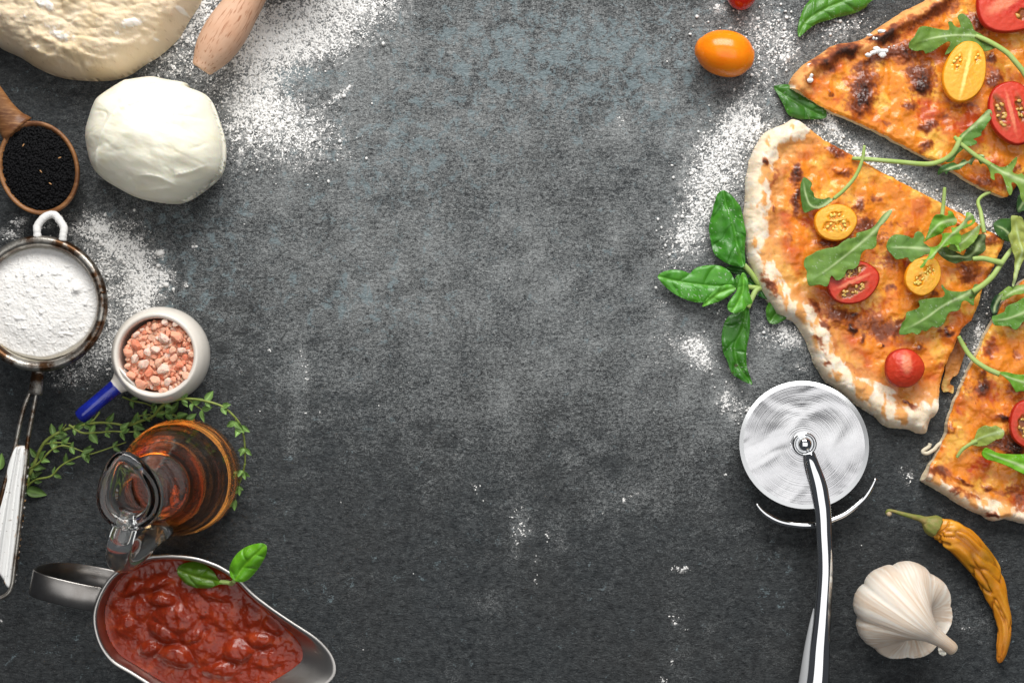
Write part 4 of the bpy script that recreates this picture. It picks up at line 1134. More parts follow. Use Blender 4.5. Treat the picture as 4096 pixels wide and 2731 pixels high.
# ------------------------------------------------------------------ pizza slices
M_pizza = mat("baked_cheese", attr=True, gattr=True, spec=.5, sss=.18, sssr=(1, .45, .15), ssc=.0025, bumps=[(110, .30, .0016, (1, 1, 1)), (380, .22, .0006, ONE)], tint=(1300, .05))
CRUMB = lin(244, 222, 186)
def pizza(name, label, cut, crust, blots, reds, creams, seed, rimh=.0125, midh=.0085, cw=70, zref=.008, cc=None, brown=0.0):
    cc = cc or cw
    """cut: outline points along the cuts; crust: points along the outer rim (both in order round the slice)"""
    cutL = resample(np.array(cut, float), 240)
    nz = fbm(cutL[:, 0] / 22, cutL[:, 1] / 22, 3, seed)
    e_ = np.minimum(np.arange(240), 239 - np.arange(240)) / 20.; e_ = np.clip(e_, 0, 1)
    T = np.gradient(cutL, axis=0); T /= np.linalg.norm(T, axis=1)[:, None] + 1e-9
    cutL = cutL + np.stack([-T[:, 1], T[:, 0]], 1) * (nz * 5 * e_)[:, None]
    crL = resample(catmull(crust, 500), 240)
    nz = fbm(crL[:, 0] / 60, crL[:, 1] / 60, 3, seed + 1)
    e_ = np.clip(np.minimum(np.arange(240), 239 - np.arange(240)) / 20., 0, 1)
    T = np.gradient(crL, axis=0); T /= np.linalg.norm(T, axis=1)[:, None] + 1e-9
    crL = crL + np.stack([-T[:, 1], T[:, 0]], 1) * (nz * 5 * e_)[:, None]
    L = np.vstack([cutL, crL[1:-1]])
    def zf(u, v, d):
        q, _, _ = poly_dist(u, v, crL)
        w = fbm(u / 120, v / 120, 3, seed + 2)
        h = midh + (rimh - midh) * np.exp(-((q - cw * .75) / (cw * .55)) ** 2) * (1 + .3 * w)
        rr = cw * .46
        h = h * np.sqrt(np.clip(1 - .96 * (1 - np.minimum(q / rr, 1)) ** 2.2, 0, 1))
        on = ss(cw * .3, cw * 1.4, q)
        h = h + .0012 * w + on * (.0019 * fbm(u / 62, v / 62, 3, seed + 3, .4) + .0003 * np.abs(n2(u / 20, v / 20, seed + 4)))
        h = h + (1 - on) * (.0008 * fbm(u / 40, v / 40, 3, seed + 5) - .0005 * ss(.7, 1, ridged(u / 60, v / 60, 2, seed + 6)))
        for (a, b, rx, ry, ro, am) in blots:
            if am > .65: h = h + .0013 * blob(u, v, a, b, rx, ry, ro, 3) * (1 + .7 * fbm(u / 10, v / 10, 3, seed + 9))
        h = h - .0012 * np.exp(-(d / 6.0) ** 2) * ss(cw * .5, cw, q)
        return np.maximum(h, .0008)
    def cf(u, v, d):
        q, _, _ = poly_dist(u, v, crL)
        wx = u + 30 * n2(u / 60, v / 60, seed + 20) + 14 * n2(u / 22, v / 22, seed + 60); wy = v + 30 * n2(u / 60, v / 60, seed + 21) + 14 * n2(u / 22, v / 22, seed + 61)
        a = fbm(wx / 105, wy / 105, 4, seed + 22, .42); b = fbm(wx / 150, wy / 130, 4, seed + 23, .42); e = fbm(u / 14, v / 14, 3, seed + 24)
        c = np.repeat(np.array([.82, .26, .024])[None], len(u), 0)
        c = mixc(c, np.array([.95, .49, .08]), ss(-.08, .40, a + .06 * e))
        c = mixc(c, np.array([.62, .13, .018]), .85 * ss(.06, .42, b + .06 * e))
        c = mixc(c, np.array([.44, .075, .018]), .7 * ss(.28, .6, fbm(wx / 60, wy / 60, 4, seed + 25) + .08 * e))
        if reds:
            r = blobs(wx, wy, reds); c = mixc(c, np.array([.48, .045, .012]), np.clip(ss(.25, .8, r + .25 * e), 0, .85))
        lnr = np.exp(-((q + 22 * fbm(u / 50, v / 50, 3, seed + 70) - cc * 1.35) / (cc * .28)) ** 2)
        c = mixc(c, np.array([.60, .085, .014]), .75 * lnr * ss(-.25, .25, fbm(u / 120, v / 120, 2, seed + 71)))
        # crust colours
        edge = q + 26 * fbm(u / 46, v / 46, 4, seed + 26) + 8 * e - 60 * blobs(u, v, creams)
        cr = np.repeat(np.array([.90, .74, .54])[None], len(u), 0)
        cr = mixc(cr, np.array([.94, .85, .71]), ss(-.1, .5, fbm(u / 40, v / 40, 3, seed + 27)))
        tanp = .92 * ss(-.10 - brown, .10 - brown, fbm(u / 46 + .4 * a, v / 95, 4, seed + 29) + .10 * e - .0016 * (cc - q)) * ss(8 - 90 * brown, 26 - 90 * brown, q)
        cr = mixc(cr, np.array([.82, .36, .085]), tanp); cr = mixc(cr, np.array([.40, .10, .025]), .8 * tanp * ss(.45 - brown * .6, .8, fbm(u / 30, v / 30, 4, seed + 33) + brown * .5))
        cr = mixc(cr, np.array([.72, .50, .30]), .5 * ss(.2, .7, fbm(u / 28, v / 28, 3, seed + 28)))
        tan = np.array([.74, .36, .12])
        c = mixc(c, tan * np.ones(3), .6 * ss(cc * 1.5, cc * .9, edge))
        c = mixc(c, cr, ss(cc * .80, cc * .70, edge))
        k = 1.08 * blobs(wx * .7 + u * .3, wy * .7 + v * .3, blots)
        f6 = fbm(u / 8, v / 8, 2, seed + 55)
        kk = k + (.34 * e + .16 * f6) * (k > .08) + .10 * a
        c = mixc(c, np.array([.42, .10, .024]), .85 * ss(.18, .46, kk)); c = mixc(c, np.array([.17, .042, .018]), .9 * ss(.42, .78, kk)); c = mixc(c, np.array([.030, .016, .014]), .85 * ss(.98, 1.3, kk + .30 * fbm(u / 9, v / 9, 2, seed + 30)))
        # small golden bubbles and brown freckles
        fr = n2(u / 11, v / 11, seed + 31) * ss(.0, .5, fbm(u / 80, v / 80, 2, seed + 32) + .2)
        c = mixc(c, np.array([.26, .05, .018]), .6 * ss(.58, .8, fr) * ss(cw * .8, cw * 1.1, q))
        c = c * (1 + .08 * e[:, None])
        c = mixc(c, np.array([.40, .065, .018]), .5 * ss(.15, .5, fbm(u / 24, v / 24, 3, seed + 50)) * ss(.0, .35, a) * ss(cc, cc * 1.4, q))
        return c
    def gf(u, v, d):
        q, _, _ = poly_dist(u, v, crL)
        edge = q + 26 * fbm(u / 46, v / 46, 4, seed + 26)
        return .28 + .56 * ss(cc * 1.0, cc * .6, edge) + .12 * fbm(u / 20, v / 20, 2, seed + 40)
    V, F, C, G = patch(L, 4.0, zf, cf, zref=zref, zbot=.0004, side_col=CRUMB, extra_gloss=gf)
    o = mesh_obj(name, V, F, M_pizza, col=C, gloss=G)
    tag(o, label, "pizza slice", "pizza slices")
    return o

cutA = R1([(1760, -60)])[:0] + [(4250, -160), (4240, 300), (4150, 620), (4096, 700), (4062, 752), (4030, 787), (3995, 781), (3934, 752), (3860, 712), (3816, 683), (3733, 640), (3650, 600), (3531, 535), (3412, 480), (3293, 430), (3222, 385), (3160, 350)]
crA = [(3160, 350), (3168, 315), (3204, 267), (3270, 220), (3353, 172), (3420, 160), (3466, 146), (3495, 123), (3561, 77), (3626, 36), (3700, 0), (3800, -70), (4000, -150), (4250, -160)]
blA = [(3450, 357, 52, 82, 18, 1.1), (3445, 420, 40, 40, 0, .8), (3682, 313, 55, 52, 0, 1.15), (3690, 352, 36, 22, 0, .9), (3610, 208, 85, 34, -12, 1.1), (3524, 155, 46, 22, -10, 1.5), (3634, 426, 34, 30, 0, .8), (3709, 501, 40, 24, 0, 1.0), (3697, 585, 28, 24, 0, .8),
       (3694, 72, 90, 26, -32, .85), (3780, 30, 60, 30, -20, .6), (3323, 240, 90, 40, -35, .62), (3360, 200, 60, 20, -25, .7), (3300, 262, 20, 14, 0, .9), (3240, 258, 26, 14, -30, .8), (3971, 325, 32, 34, 0, 1.0), (3962, 232, 30, 30, 0, .85), (3932, 728, 56, 26, 25, .7), (4070, 675, 24, 22, 0, .7),
       (3872, 426, 60, 18, 0, .6), (3908, 100, 50, 50, 20, .8), (3400, 200, 40, 14, -30, .8), (3230, 330, 40, 10, 30, .5), (3470, 250, 50, 18, -30, .6), (3560, 130, 60, 16, -30, .7), (3780, 470, 30, 20, 0, .6), (3320, 370, 10, 10, 0, .9), (3540, 500, 30, 16, 30, .5), (3402, 220, 18, 18, 0, .9)]
rdA = [(3780, 500, 140, 70, 10, .5), (3900, 500, 60, 90, 0, .7), (3700, 420, 70, 60, 0, .5), (3450, 380, 90, 110, 0, .4), (3990, 640, 70, 50, 20, .6), (3330, 400, 40, 30, 0, .5)]
slA = pizza("pizza_slice", "upper right pizza slice with dark charred bubbles and a browned crust tip", cutA, crA, blA, rdA, [(3640, 60, 60, 24, -30, 1.0), (3240, 360, 30, 14, 30, .7)], 11, cw=48, cc=58, brown=.42)

cutB = [(3732, 1676), (3748, 1618), (3761, 1548), (3780, 1465), (3805, 1408), (3831, 1350), (3855, 1305), (3890, 1280), (3902, 1252), (3912, 1220), (3926, 1178), (3952, 1108), (3985, 1045), (4005, 1000), (4022, 962), (3980, 938), (3939, 917), (3892, 880), (3844, 853), (3754, 806), (3650, 752), (3531, 690), (3412, 622), (3293, 558), (3216, 503), (3172, 472)]
crB = [(3172, 472), (3139, 493), (3104, 507), (3056, 534), (3020, 594), (2994, 683), (2988, 764), (2980, 879), (2986, 987), (3008, 1070), (3040, 1146), (3078, 1210), (3123, 1261), (3185, 1293), (3225, 1350), (3247, 1408), (3276, 1478), (3312, 1528), (3366, 1566), (3415, 1608), (3464, 1642), (3507, 1669), (3561, 1712), (3632, 1717), (3680, 1736), (3713, 1734), (3722, 1705), (3732, 1676)]
blB = [(3184, 694, 24, 46, 15, 1.1), (3056, 647, 13, 18, 0, 1.3), (3187, 825, 24, 44, 0, .85), (3190, 780, 18, 30, 10, .9), (3347, 610, 44, 26, 20, .85), (3365, 688, 36, 16, 0, .7), (3436, 825, 30, 28, 0, .8), (3461, 904, 46, 30, 0, 1.0), (3314, 974, 52, 26, 0, .85), (3499, 789, 22, 18, 0, .6),
       (3352, 1261, 70, 40, 30, .8), (3493, 1293, 80, 50, 0, .6), (3410, 1261, 18, 14, 0, 1.1), (3410, 1318, 17, 11, 0, 1.4), (3445, 1366, 13, 13, 0, 1.4), (3521, 1385, 9, 9, 0, 1.3), (3792, 1325, 30, 12, -15, 1.3), (3869, 1089, 42, 40, 0, .9), (3678, 1395, 26, 16, 0, 1.0), (3627, 1612, 36, 13, 32, 1.1),
       (3971, 955, 46, 32, 0, .7), (3072, 1134, 18, 60, -32, .8), (3094, 838, 7, 24, 0, .8), (3148, 960, 20, 30, 0, .4), (3580, 900, 60, 30, 0, .3), (3100, 720, 16, 50, 10, .5), (3270, 1370, 40, 14, 50, .6), (3310, 1460, 20, 10, 30, .6), (3560, 1040, 60, 40, 0, .5), (3610, 1300, 60, 20, -20, .6),
       (3540, 1340, 50, 40, 0, .5), (3250, 1225, 20, 40, -30, .7), (3300, 1300, 16, 16, 0, .9), (3560, 1150, 26, 20, 0, .6), (3840, 905, 10, 24, -40, .8), (3728, 1170, 24, 20, 0, .7), (3520, 960, 30, 26, 0, .4)]
rdB = [(3253, 1250, 24, 90, -32, 1.0), (3320, 1370, 30, 70, -42, .8), (3420, 1470, 60, 18, 20, .7), (3240, 880, 60, 90, 0, .6), (3130, 860, 30, 60, 0, .5), (3160, 560, 30, 50, 0, .7), (3120, 700, 30, 60, 10, .6), (3640, 1060, 50, 26, 0, .7), (3500, 1030, 70, 40, 0, .5), (3800, 1100, 60, 60, 0, .3), (3640, 1390, 60, 26, 0, .4), (3300, 700, 120, 40, 30, .3), (3610, 1600, 90, 30, 25, .5), (3480, 1240, 100, 60, 0, .6)]
crmB = [(3050, 780, 12, 60, -15, .9), (3020, 960, 20, 90, -10, .6), (3082, 1090, 8, 60, 0, 1.3), (3120, 620, 40, 14, -10, .9), (3130, 1230, 14, 60, -25, .8), (3480, 1570, 70, 40, -20, 1.3), (3660, 1690, 70, 30, 0, .9), (3220, 1330, 14, 60, -25, .6), (3560, 1560, 40, 10, 20, .8), (3366, 1440, 10, 14, 0, 1.4)]
slB = pizza("pizza_slice", "large middle pizza slice with a wide pale floury crust on its left", cutB, crB, blB, rdB, crmB, 47, cw=70, cc=120)

cutC = [(4300, 1050), (4170, 1090), (4096, 1120), (4043, 1175), (4011, 1214), (3992, 1252), (3970, 1297), (3948, 1332), (3925, 1389), (3897, 1446), (3865, 1510), (3842, 1564), (3820, 1609), (3808, 1650), (3792, 1700), (3790, 1735), (3770, 1775), (3752, 1820), (3722, 1865), (3700, 1905), (3692, 1925)]
crC = [(3692, 1925), (3719, 1942), (3762, 1966), (3802, 1991), (3828, 2011), (3881, 2041), (3931, 2061), (3957, 2080), (3985, 2088), (4024, 2079), (4060, 2088), (4100, 2097), (4180, 2110), (4300, 2120)]
blC = [(3964, 1399, 26, 34, 0, .65), (3932, 1555, 20, 28, 0, 1.0), (3922, 1494, 14, 14, 0, .9), (4010, 1668, 34, 16, 10, 1.4), (4030, 1772, 70, 50, 0, .95), (4060, 1800, 30, 24, 0, .8), (3745, 1898, 60, 24, 20, .55), (3848, 1922, 34, 12, 25, .8), (3947, 1948, 24, 12, 10, .8), (3815, 1961, 22, 14, 0, .75), (3971, 2054, 28, 8, 8, 1.3),
       (3802, 1716, 14, 14, 0, .7), (3760, 1880, 30, 20, 0, .6), (4080, 2000, 30, 60, 0, .55), (3900, 1560, 60, 60, 0, .35), (4010, 1260, 40, 24, 0, .5), (4060, 1560, 40, 30, 0, .6), (3880, 1980, 50, 14, 20, .5), (4020, 1970, 40, 20, 0, .5), (4070, 1420, 20, 20, 0, .5)]
rdC = [(3960, 1395, 40, 44, 0, .9), (3940, 1570, 70, 60, 0, .8), (4080, 2010, 50, 90, 20, 1.0), (3920, 1850, 60, 30, 10, .8), (4050, 1290, 70, 40, 0, .5), (3830, 1640, 30, 30, 0, .5), (4060, 1700, 50, 40, 0, .5)]
slC = pizza("pizza_slice", "lower right pizza slice cut off by the frame, crust side down", cutC, crC, blC, rdC, [(3950, 2010, 90, 30, 20, 1.1), (4040, 2080, 60, 40, 0, .8)], 83, cw=42, cc=54, brown=.02)

M_dry = mat("dry_dough", (.74, .66, .50), .85, bumps=[(900, .5, .0004, ONE)])
root = thing("dough_strand", "thin dry dough curl sticking out of the lower right slice's cut edge", "dough strand", W(3720, 1800, 0))
tube_part("strand", [(*p, .004) for p in R5([(375, 520), (360, 560), (300, 600), (285, 625), (340, 640), (420, 595), (470, 540), (530, 500)])], .0011, root, M_dry)
SCR = R4([(900, 620), (935, 650), (995, 700), (1000, 730), (970, 860), (930, 980), (885, 1090), (830, 1120), (795, 1170), (800, 1215), (842, 1240), (830, 1325), (770, 1305), (715, 1310), (690, 1250), (700, 1180), (730, 1080), (740, 980), (775, 880), (820, 760), (870, 690)])
V, F, C, _ = patch(catmull(SCR, 120, True), 3.4, lambda u, v, d: .0026 + .0010 * fbm(u / 30, v / 30, 3, 4) + .0003 * fbm(u / 7, v / 7, 2, 4),
                   lambda u, v, d: mixc(mixc(np.repeat(np.array([.46, .17, .028])[None], len(u), 0), np.array([.20, .05, .012]), ss(1480, 1380, v) * .8), np.array([.55, .36, .10]), ss(1480, 1540, v) * ss(.1, .6, fbm(u / 24, v / 24, 3, 5) + .3)), zref=.002, thick=.0013)
M_scr = mat("cheese_scrap", attr=True, rough=.45, bumps=[(900, .5, .0004, ONE)])
o = mesh_obj("cheese_scrap", V, F, M_scr, col=C); tag(o, "torn brown cheese scrap lying in the gap between two slices", "cheese")
root = thing("flour_clump", "white powdery flour clumps on the charred crust of the upper slice", "flour", W(3520, 170, .012))
for i, (u, v, w, h) in enumerate([(3505, 195, 14, 8), (3492, 212, 12, 9), (3516, 205, 22, 10), (3530, 222, 13, 12), (3544, 204, 10, 9), (3472, 222, 13, 9), (3528, 126, 16, 8), (3556, 190, 4, 4), (3575, 186, 4, 4), (3506, 157, 6, 6), (3494, 155, 5, 7), (3246, 262, 16, 11), (3240, 300, 13, 12), (3240, 322, 14, 10), (3230, 285, 6, 5), (3478, 142, 10, 6)]):
    V, F = uvsphere(14, 8); s_ = 1 + .5 * fbm3(V[:, 0] * 2 + i, V[:, 1] * 2, V[:, 2] * 2, 3, i)
    V = V * s_[:, None] * [w * S, h * S, .0012]
    z = .0125 if v < 250 else .0115
    o = mesh_obj("clump", V, F, M_flour, root); o.location = Vector(W(u, v, z)) - root.location

# ------------------------------------------------------------------ tomatoes
M_skin_r = mat("red_tomato_skin", (.50, .018, .007), .16, spec=.5, sss=.2, sssr=(1, .15, .05), ssc=.004, coat=.3)
M_skin_y = mat("yellow_tomato_skin", (.85, .31, .006), .16, spec=.5, sss=.3, sssr=(1, .5, .1), ssc=.004, coat=.3)
M_skin_o = mat("orange_tomato_skin", (.90, .205, .004), .20, spec=.5, sss=.3, sssr=(1, .4, .1), ssc=.004, mott=(60, (.95, .30, .010), .35, .7, ONE))
M_flesh = mat("tomato_flesh", attr=True, gattr=True, spec=.5, sss=.22, sssr=(1, .3, .1), ssc=.002, bumps=[(350, .5, .0006, ONE)], coat=.06)
M_tseed_r = mat("amber_seed", (.62, .36, .09), .25, coat=.4, sss=.3)
M_tseed_y = mat("yellow_seed", (.92, .62, .12), .25, coat=.4, sss=.3)
def half_tomato(label, cx, cy, a, b, rot, kind, cavs, seeds, z0=.0085, depth=.009, core=None, wall=.80, light=None, tilt=0.0):
    root = thing("tomato_half", label, "tomato", W(cx, cy, 0), "cut cherry tomato halves on the pizza")
    zt = z0 + depth
    k = S * (1 - zt / H)
    X, Y, _ = W(cx, cy, zt)
    nr, nt = 34, 84
    rr = np.linspace(0, 1, nr + 1)[1:] ** .85; th = np.arange(nt) / nt * 2 * np.pi
    ro = math.radians(rot)
    shape = 1 + .02 * np.cos(3 * th + cx) + .012 * np.cos(5 * th)
    x = a * np.outer(rr, np.cos(th) * shape); y = b * np.outer(rr, np.sin(th) * shape)
    x = np.vstack([[0], x.reshape(-1, 1)])[:, 0]; y = np.vstack([[0], y.reshape(-1, 1)])[:, 0]
    R = np.r_[0, np.repeat(rr, nt)]
    cav = 0 * x
    for (px_, py_, rx, ry, r_) in cavs:
        xx = x / a; yy = y / b
        w = .07 * n2(x / 14, y / 14, int(cx)) + .10 * n2(x / 34, y / 34, int(cy))
        cav = np.maximum(cav, blob(xx + w, yy - w, px_, py_, rx * 1.05, ry * 1.1, r_, 3.2))
    cv = ss(.30, .85, cav)
    z = .0011 * (1 - R ** 2) * (5.0 if not cavs else 1) - .0009 * cv + .0003 * fbm(x / 16, y / 16, 3, 3) - .0016 * ss(.93, 1.0, R) ** 2
    e = fbm(x / 20, y / 20, 3, int(cx))
    if kind == 'red':
        fl = np.array([.56, .022, .008]); gel = np.array([.22, .060, .012]); co = np.array([.80, .22, .11]); rim_ = np.array([.44, .016, .006]); lt = np.array([.68, .065, .024])
    else:
        fl = np.array([.88, .37, .018]); gel = np.array([.70, .26, .010]); co = np.array([.95, .74, .22]); rim_ = np.array([.88, .32, .006]); lt = np.array([.92, .50, .06])
    c = np.repeat(fl[None], len(x), 0)
    c = mixc(c, lt, .6 * ss(.25, -.1, np.abs(R - .72) - .25 + .2 * e)); c = mixc(c, lt, ss(-.2, .6, e) * .4)
    if core is not None:
        q = blob(x / a, y / b, *core); c = mixc(c, co, ss(.2, .8, q + .2 * e))
    # pale fibres radiating from the core
    c = mixc(c, co, .25 * ss(.3, .8, n2(np.arctan2(y, x) * 7, R * 1.5, 9)) * (R < .7))
    c = mixc(c, gel * 1.6, .6 * ss(.12, .45, cav)); c = mixc(c, gel * (1 + .5 * fbm(x / 9, y / 9, 2, 4))[:, None], .92 * ss(.38, .75, cav)); c = mixc(c, rim_, ss(.90, .97, R))
    i = np.arange(nr - 1)[:, None] * nt + 1; j = np.arange(nt)[None, :]
    F4 = np.stack([i + j, i + (j + 1) % nt, i + nt + (j + 1) % nt, i + nt + j], -1).reshape(-1, 4)
    F3 = np.stack([np.zeros(nt, int), 1 + (np.arange(nt) + 1) % nt, 1 + np.arange(nt)], -1)
    # rotate image-plane coords then flip y for the world
    u = x * math.cos(ro) - y * math.sin(ro); v = x * math.sin(ro) + y * math.cos(ro)
    V = np.stack([u * k, -v * k, z], -1)
    tl = Matrix.Rotation(tilt, 3, 'X'); TL = np.array(tl)
    V = V @ TL.T
    org = np.array([X, Y, zt]) - np.array(root.location)
    g = np.where(cv > .4, .14, .42)
    mesh_obj("flesh", V + org, [F4, F3], M_flesh, root, col=c, gloss=g)
    sk = M_skin_r if kind == 'red' else M_skin_y
    rings = []
    for f in np.linspace(0, 1, 12):
        s_ = math.cos(f * math.pi / 2 * .93) ** .75 * (1.006 if f > 0 else 1.0); zz = -depth * math.sin(f * math.pi / 2) - .0014
        if f == 0: zz = -.0015; s_ = 1.002
        xx = a * np.cos(th) * shape * s_; yy = b * np.sin(th) * shape * s_
        uu = xx * math.cos(ro) - yy * math.sin(ro); vv = xx * math.sin(ro) + yy * math.cos(ro)
        rings.append(np.stack([uu * k, -vv * k, np.full(nt, zz)], -1) @ TL.T + org)
    V, F = loft(rings); V = np.vstack([V, V[-nt:].mean(0)]); a0 = 11 * nt
    F = [F, np.stack([a0 + np.arange(nt), a0 + (np.arange(nt) + 1) % nt, np.full(nt, len(V) - 1)], -1)]
    mesh_obj("skin", V, F, sk, root)
    sm = M_tseed_r if kind == 'red' else M_tseed_y
    Vs, Fs = uvsphere(10, 6); Vs = Vs * [1, .68, .45]; Vs[:, 1] *= (1 - .35 * Vs[:, 0])
    me = None
    for (sx, sy, sr, sa) in seeds:
        px_, py_ = sx * a, sy * b
        uu = px_ * math.cos(ro) - py_ * math.sin(ro); vv = px_ * math.sin(ro) + py_ * math.cos(ro)
        if me is None:
            o = mesh_obj("seed", Vs, Fs, sm, root); me = o.data
        else:
            o = bpy.data.objects.new("seed", me); scene.collection.objects.link(o); o.parent = root
        P = np.array([uu * k, -vv * k, .0011 * (1 - sx * sx - sy * sy) - .00045]) @ TL.T + org
        o.matrix_local = Matrix.Translation(P) @ Matrix.Rotation(math.radians(sa), 4, 'Z') @ Matrix.Scale(sr * S, 4)
    return root
def seeds_in(cavs, n, sr, seed):
    rd = random.Random(seed); out = []; tries = 0
    while len(out) < n and tries < 3000:
        tries += 1
        c = rd.choice(cavs); a = math.radians(c[4]); x = rd.uniform(-.8, .8) * c[2]; y = rd.uniform(-.8, .8) * c[3]
        if (x / c[2]) ** 2 + (y / c[3]) ** 2 > .72: continue
        X = c[0] + x * math.cos(a) - y * math.sin(a); Y = c[1] + x * math.sin(a) + y * math.cos(a)
        if all((X - q[0]) ** 2 + (Y - q[1]) ** 2 > (sr[0] / 55.) ** 2 * .030 for q in out):
            out.append((X, Y, rd.uniform(*sr), rd.uniform(0, 360)))
    return out
cv = [(.28, .40, .34, .16, -12), (-.1, -.72, .30, .12, -20), (.75, .2, .2, .2, 0)]
half_tomato("red tomato half at the top right corner, cut off by the frame", 4052, 12, 150, 118, -14, 'red', cv, seeds_in(cv, 9, (9, 12), 1), core=(-.2, -.1, .65, .25, -24), depth=.010)
cv = [(-.15, .42, .52, .22, 0), (-.45, -.35, .10, .10, 0)]
half_tomato("long yellow tomato half with pale core and seeds beside the top rocket leaf", 3861, 287, 127, 86, 105, 'yellow', [(-.22, .45, .30, .17, 0), (-.50, -.38, .22, .14, 0)], [(-.45, .45, 8, 80), (-.33, .55, 9, 40), (-.22, .62, 9, 20), (-.08, .66, 9, 0), (.05, .60, 9, 340), (-.30, .36, 7, 30), (-.12, .42, 8, 10), (-.62, -.38, 7, 20), (-.5, -.30, 8, 60), (-.32, -.48, 8, 0), (.72, .02, 6, 0)], core=(.0, -.02, .95, .10, -3), depth=.009)
cv = [(-.1, .52, .52, .22, 0), (-.05, -.30, .42, .16, 6)]
half_tomato("red tomato half with two rows of amber seeds at the right edge", 4053, 450, 130, 96, 76, 'red', cv, seeds_in(cv, 16, (8, 11), 3), core=(0, .1, .7, .10, 0), depth=.010)
cv = [(.30, .20, .34, .30, 30), (-.30, .16, .34, .30, -30), (.05, -.36, .40, .24, 0)]
rs_ = random.Random(4)
sd = [((.42 + rs_.uniform(-.07, .07)) * math.cos(t), (.40 + rs_.uniform(-.07, .07)) * math.sin(t), rs_.uniform(7, 10), -math.degrees(t) + rs_.uniform(-15, 15)) for t in [q_ + rs_.uniform(-.14, .14) for q_ in np.arange(.2, 6.28, .50)] if not 3.3 < t < 4.2] + [(-.25, .05, 7, 30), (.15, .28, 6, 80), (-.05, .24, 7, 120)]
half_tomato("round yellow tomato half with a star of seeds on the middle slice", 3344, 889, 87, 74, -8, 'yellow', cv, sd, core=(0, 0, .34, .30, 0), depth=.008)
cv = [(-.12, .38, .58, .26, -14), (.12, -.45, .50, .20, -14)]
half_tomato("red tomato half full of seeds tucked under the big rocket leaf", 3412, 1128, 108, 86, -16, 'red', cv, seeds_in(cv, 22, (7, 10), 5), core=(0, -.04, .8, .10, -10), depth=.009)
cv = [(.32, .12, .30, .30, 0), (-.30, -.10, .34, .26, 20)]
half_tomato("yellow tomato half under the frilly rocket leaf near the right cut", 3694, 1103, 84, 70, -58, 'yellow', cv, seeds_in(cv, 16, (6, 8.5), 6), core=(0, 0, .3, .3, 0), depth=.009)
half_tomato("seedless bright red tomato end with a pale core on the lower crust", 3619, 1472, 80, 79, 0, 'red', [], [], core=(0, -.25, .30, .62, 0), depth=.010)
cv = [(.0, .1, .5, .5, 0)]
half_tomato("red tomato half on the lower right slice, cut off by the frame", 4118, 1698, 100, 78, 80, 'red', [(.05, .3, .5, .36, 0)], seeds_in([(.05, .3, .5, .36, 0)], 14, (7, 10), 7), core=(0, -.3, .5, .2, 0), depth=.009)

V, F = uvsphere(64, 40)
L_ = V.copy(); x, y, z = V.T
pw = lambda t, p: np.sign(t) * np.abs(t) ** p
V = np.stack([pw(x, .92) * 119 * S * .97, y * 93 * S * .97 * (1 + .06 * x), z * .0128], 1)
V[:, 0] += .0006 * (np.abs(x) > .9) * x
M_whole = M_skin_o
o = mesh_obj("whole_tomato", V, F, M_skin_o); o.location = W(2898, 214, .0128); o.rotation_euler = (0, 0, math.radians(-13)); tag(o, "whole orange oval cherry tomato lying on the slate", "tomato")
V, F = uvsphere(48, 30); V = V * [64 * S, 80 * S, .0095]
o = mesh_obj("whole_tomato", V, F, M_skin_r); o.location = W(2966, -40, .0095); tag(o, "whole red cherry tomato peeking in at the top edge", "tomato")

# ------------------------------------------------------------------ rocket leaves on and around the slices
ZP = .0135
def NL(name, label, out, mid, z, **k): return leaf(name, label, out, mid, z, 'rocket', cat="rocket leaf", group=None, **k)
LT = lin(120, 165, 70); PL = lin(150, 180, 90); DKG = lin(48, 92, 40); MG = lin(88, 140, 52)
L1 = Z1([(800, 610), (815, 560), (870, 500), (900, 440), (950, 368), (1050, 360), (1200, 388), (1330, 408), (1345, 360), (1330, 300), (1380, 290), (1420, 345), (1495, 375), (1490, 300), (1460, 225), (1505, 185), (1560, 205), (1620, 275), (1660, 350), (1690, 420), (1780, 470), (1900, 540), (2050, 630), (2160, 720), (2120, 745), (2000, 650), (1840, 690), (1720, 640), (1550, 570), (1450, 620), (1385, 690), (1295, 737), (1325, 660), (1355, 600), (1335, 562), (1250, 605), (1150, 675), (1040, 722), (1000, 680), (900, 685), (820, 655)])
NL("rocket_leaf", "lobed rocket leaf beside the long yellow tomato half on the upper slice", L1, Z1([(900, 580), (1150, 510), (1450, 475), (1700, 490), (1900, 580), (2140, 730)]), .0165, stem=[(*p, z) for p, z in zip(Z1([(1700, 480), (1900, 570), (2120, 710), (2230, 830), (2350, 980), (2420, 1120)]), (.017, .018, .019, .019, .018, .017))], stem_r=.0019, seed=21)
L2 = Z2([(1480, 490), (1600, 380), (1750, 240), (1840, 145), (1890, 150), (1905, 230), (1850, 320), (1800, 400), (1770, 440), (1770, 480), (1700, 515), (1640, 530), (1700, 550), (1708, 590), (1640, 620), (1560, 640), (1500, 690), (1450, 740), (1415, 800), (1380, 830), (1320, 825), (1350, 770), (1420, 700), (1460, 600)])
NL("rocket_leaf", "rocket leaf with a long pale stem bridging the gap between two slices", L2, Z2([(1350, 790), (1460, 650), (1520, 500), (1700, 330), (1870, 170)]), .0165, stem=[(*p, z) for p, z in zip(Z2([(40, 785), (300, 800), (700, 835), (1050, 862), (1250, 815), (1380, 730), (1450, 620), (1490, 510)]), (.010, .012, .012, .012, .0135, .016, .0175, .0175))], stem_r=.0017, seed=22, tilt=(.15, -.05), col=MG)
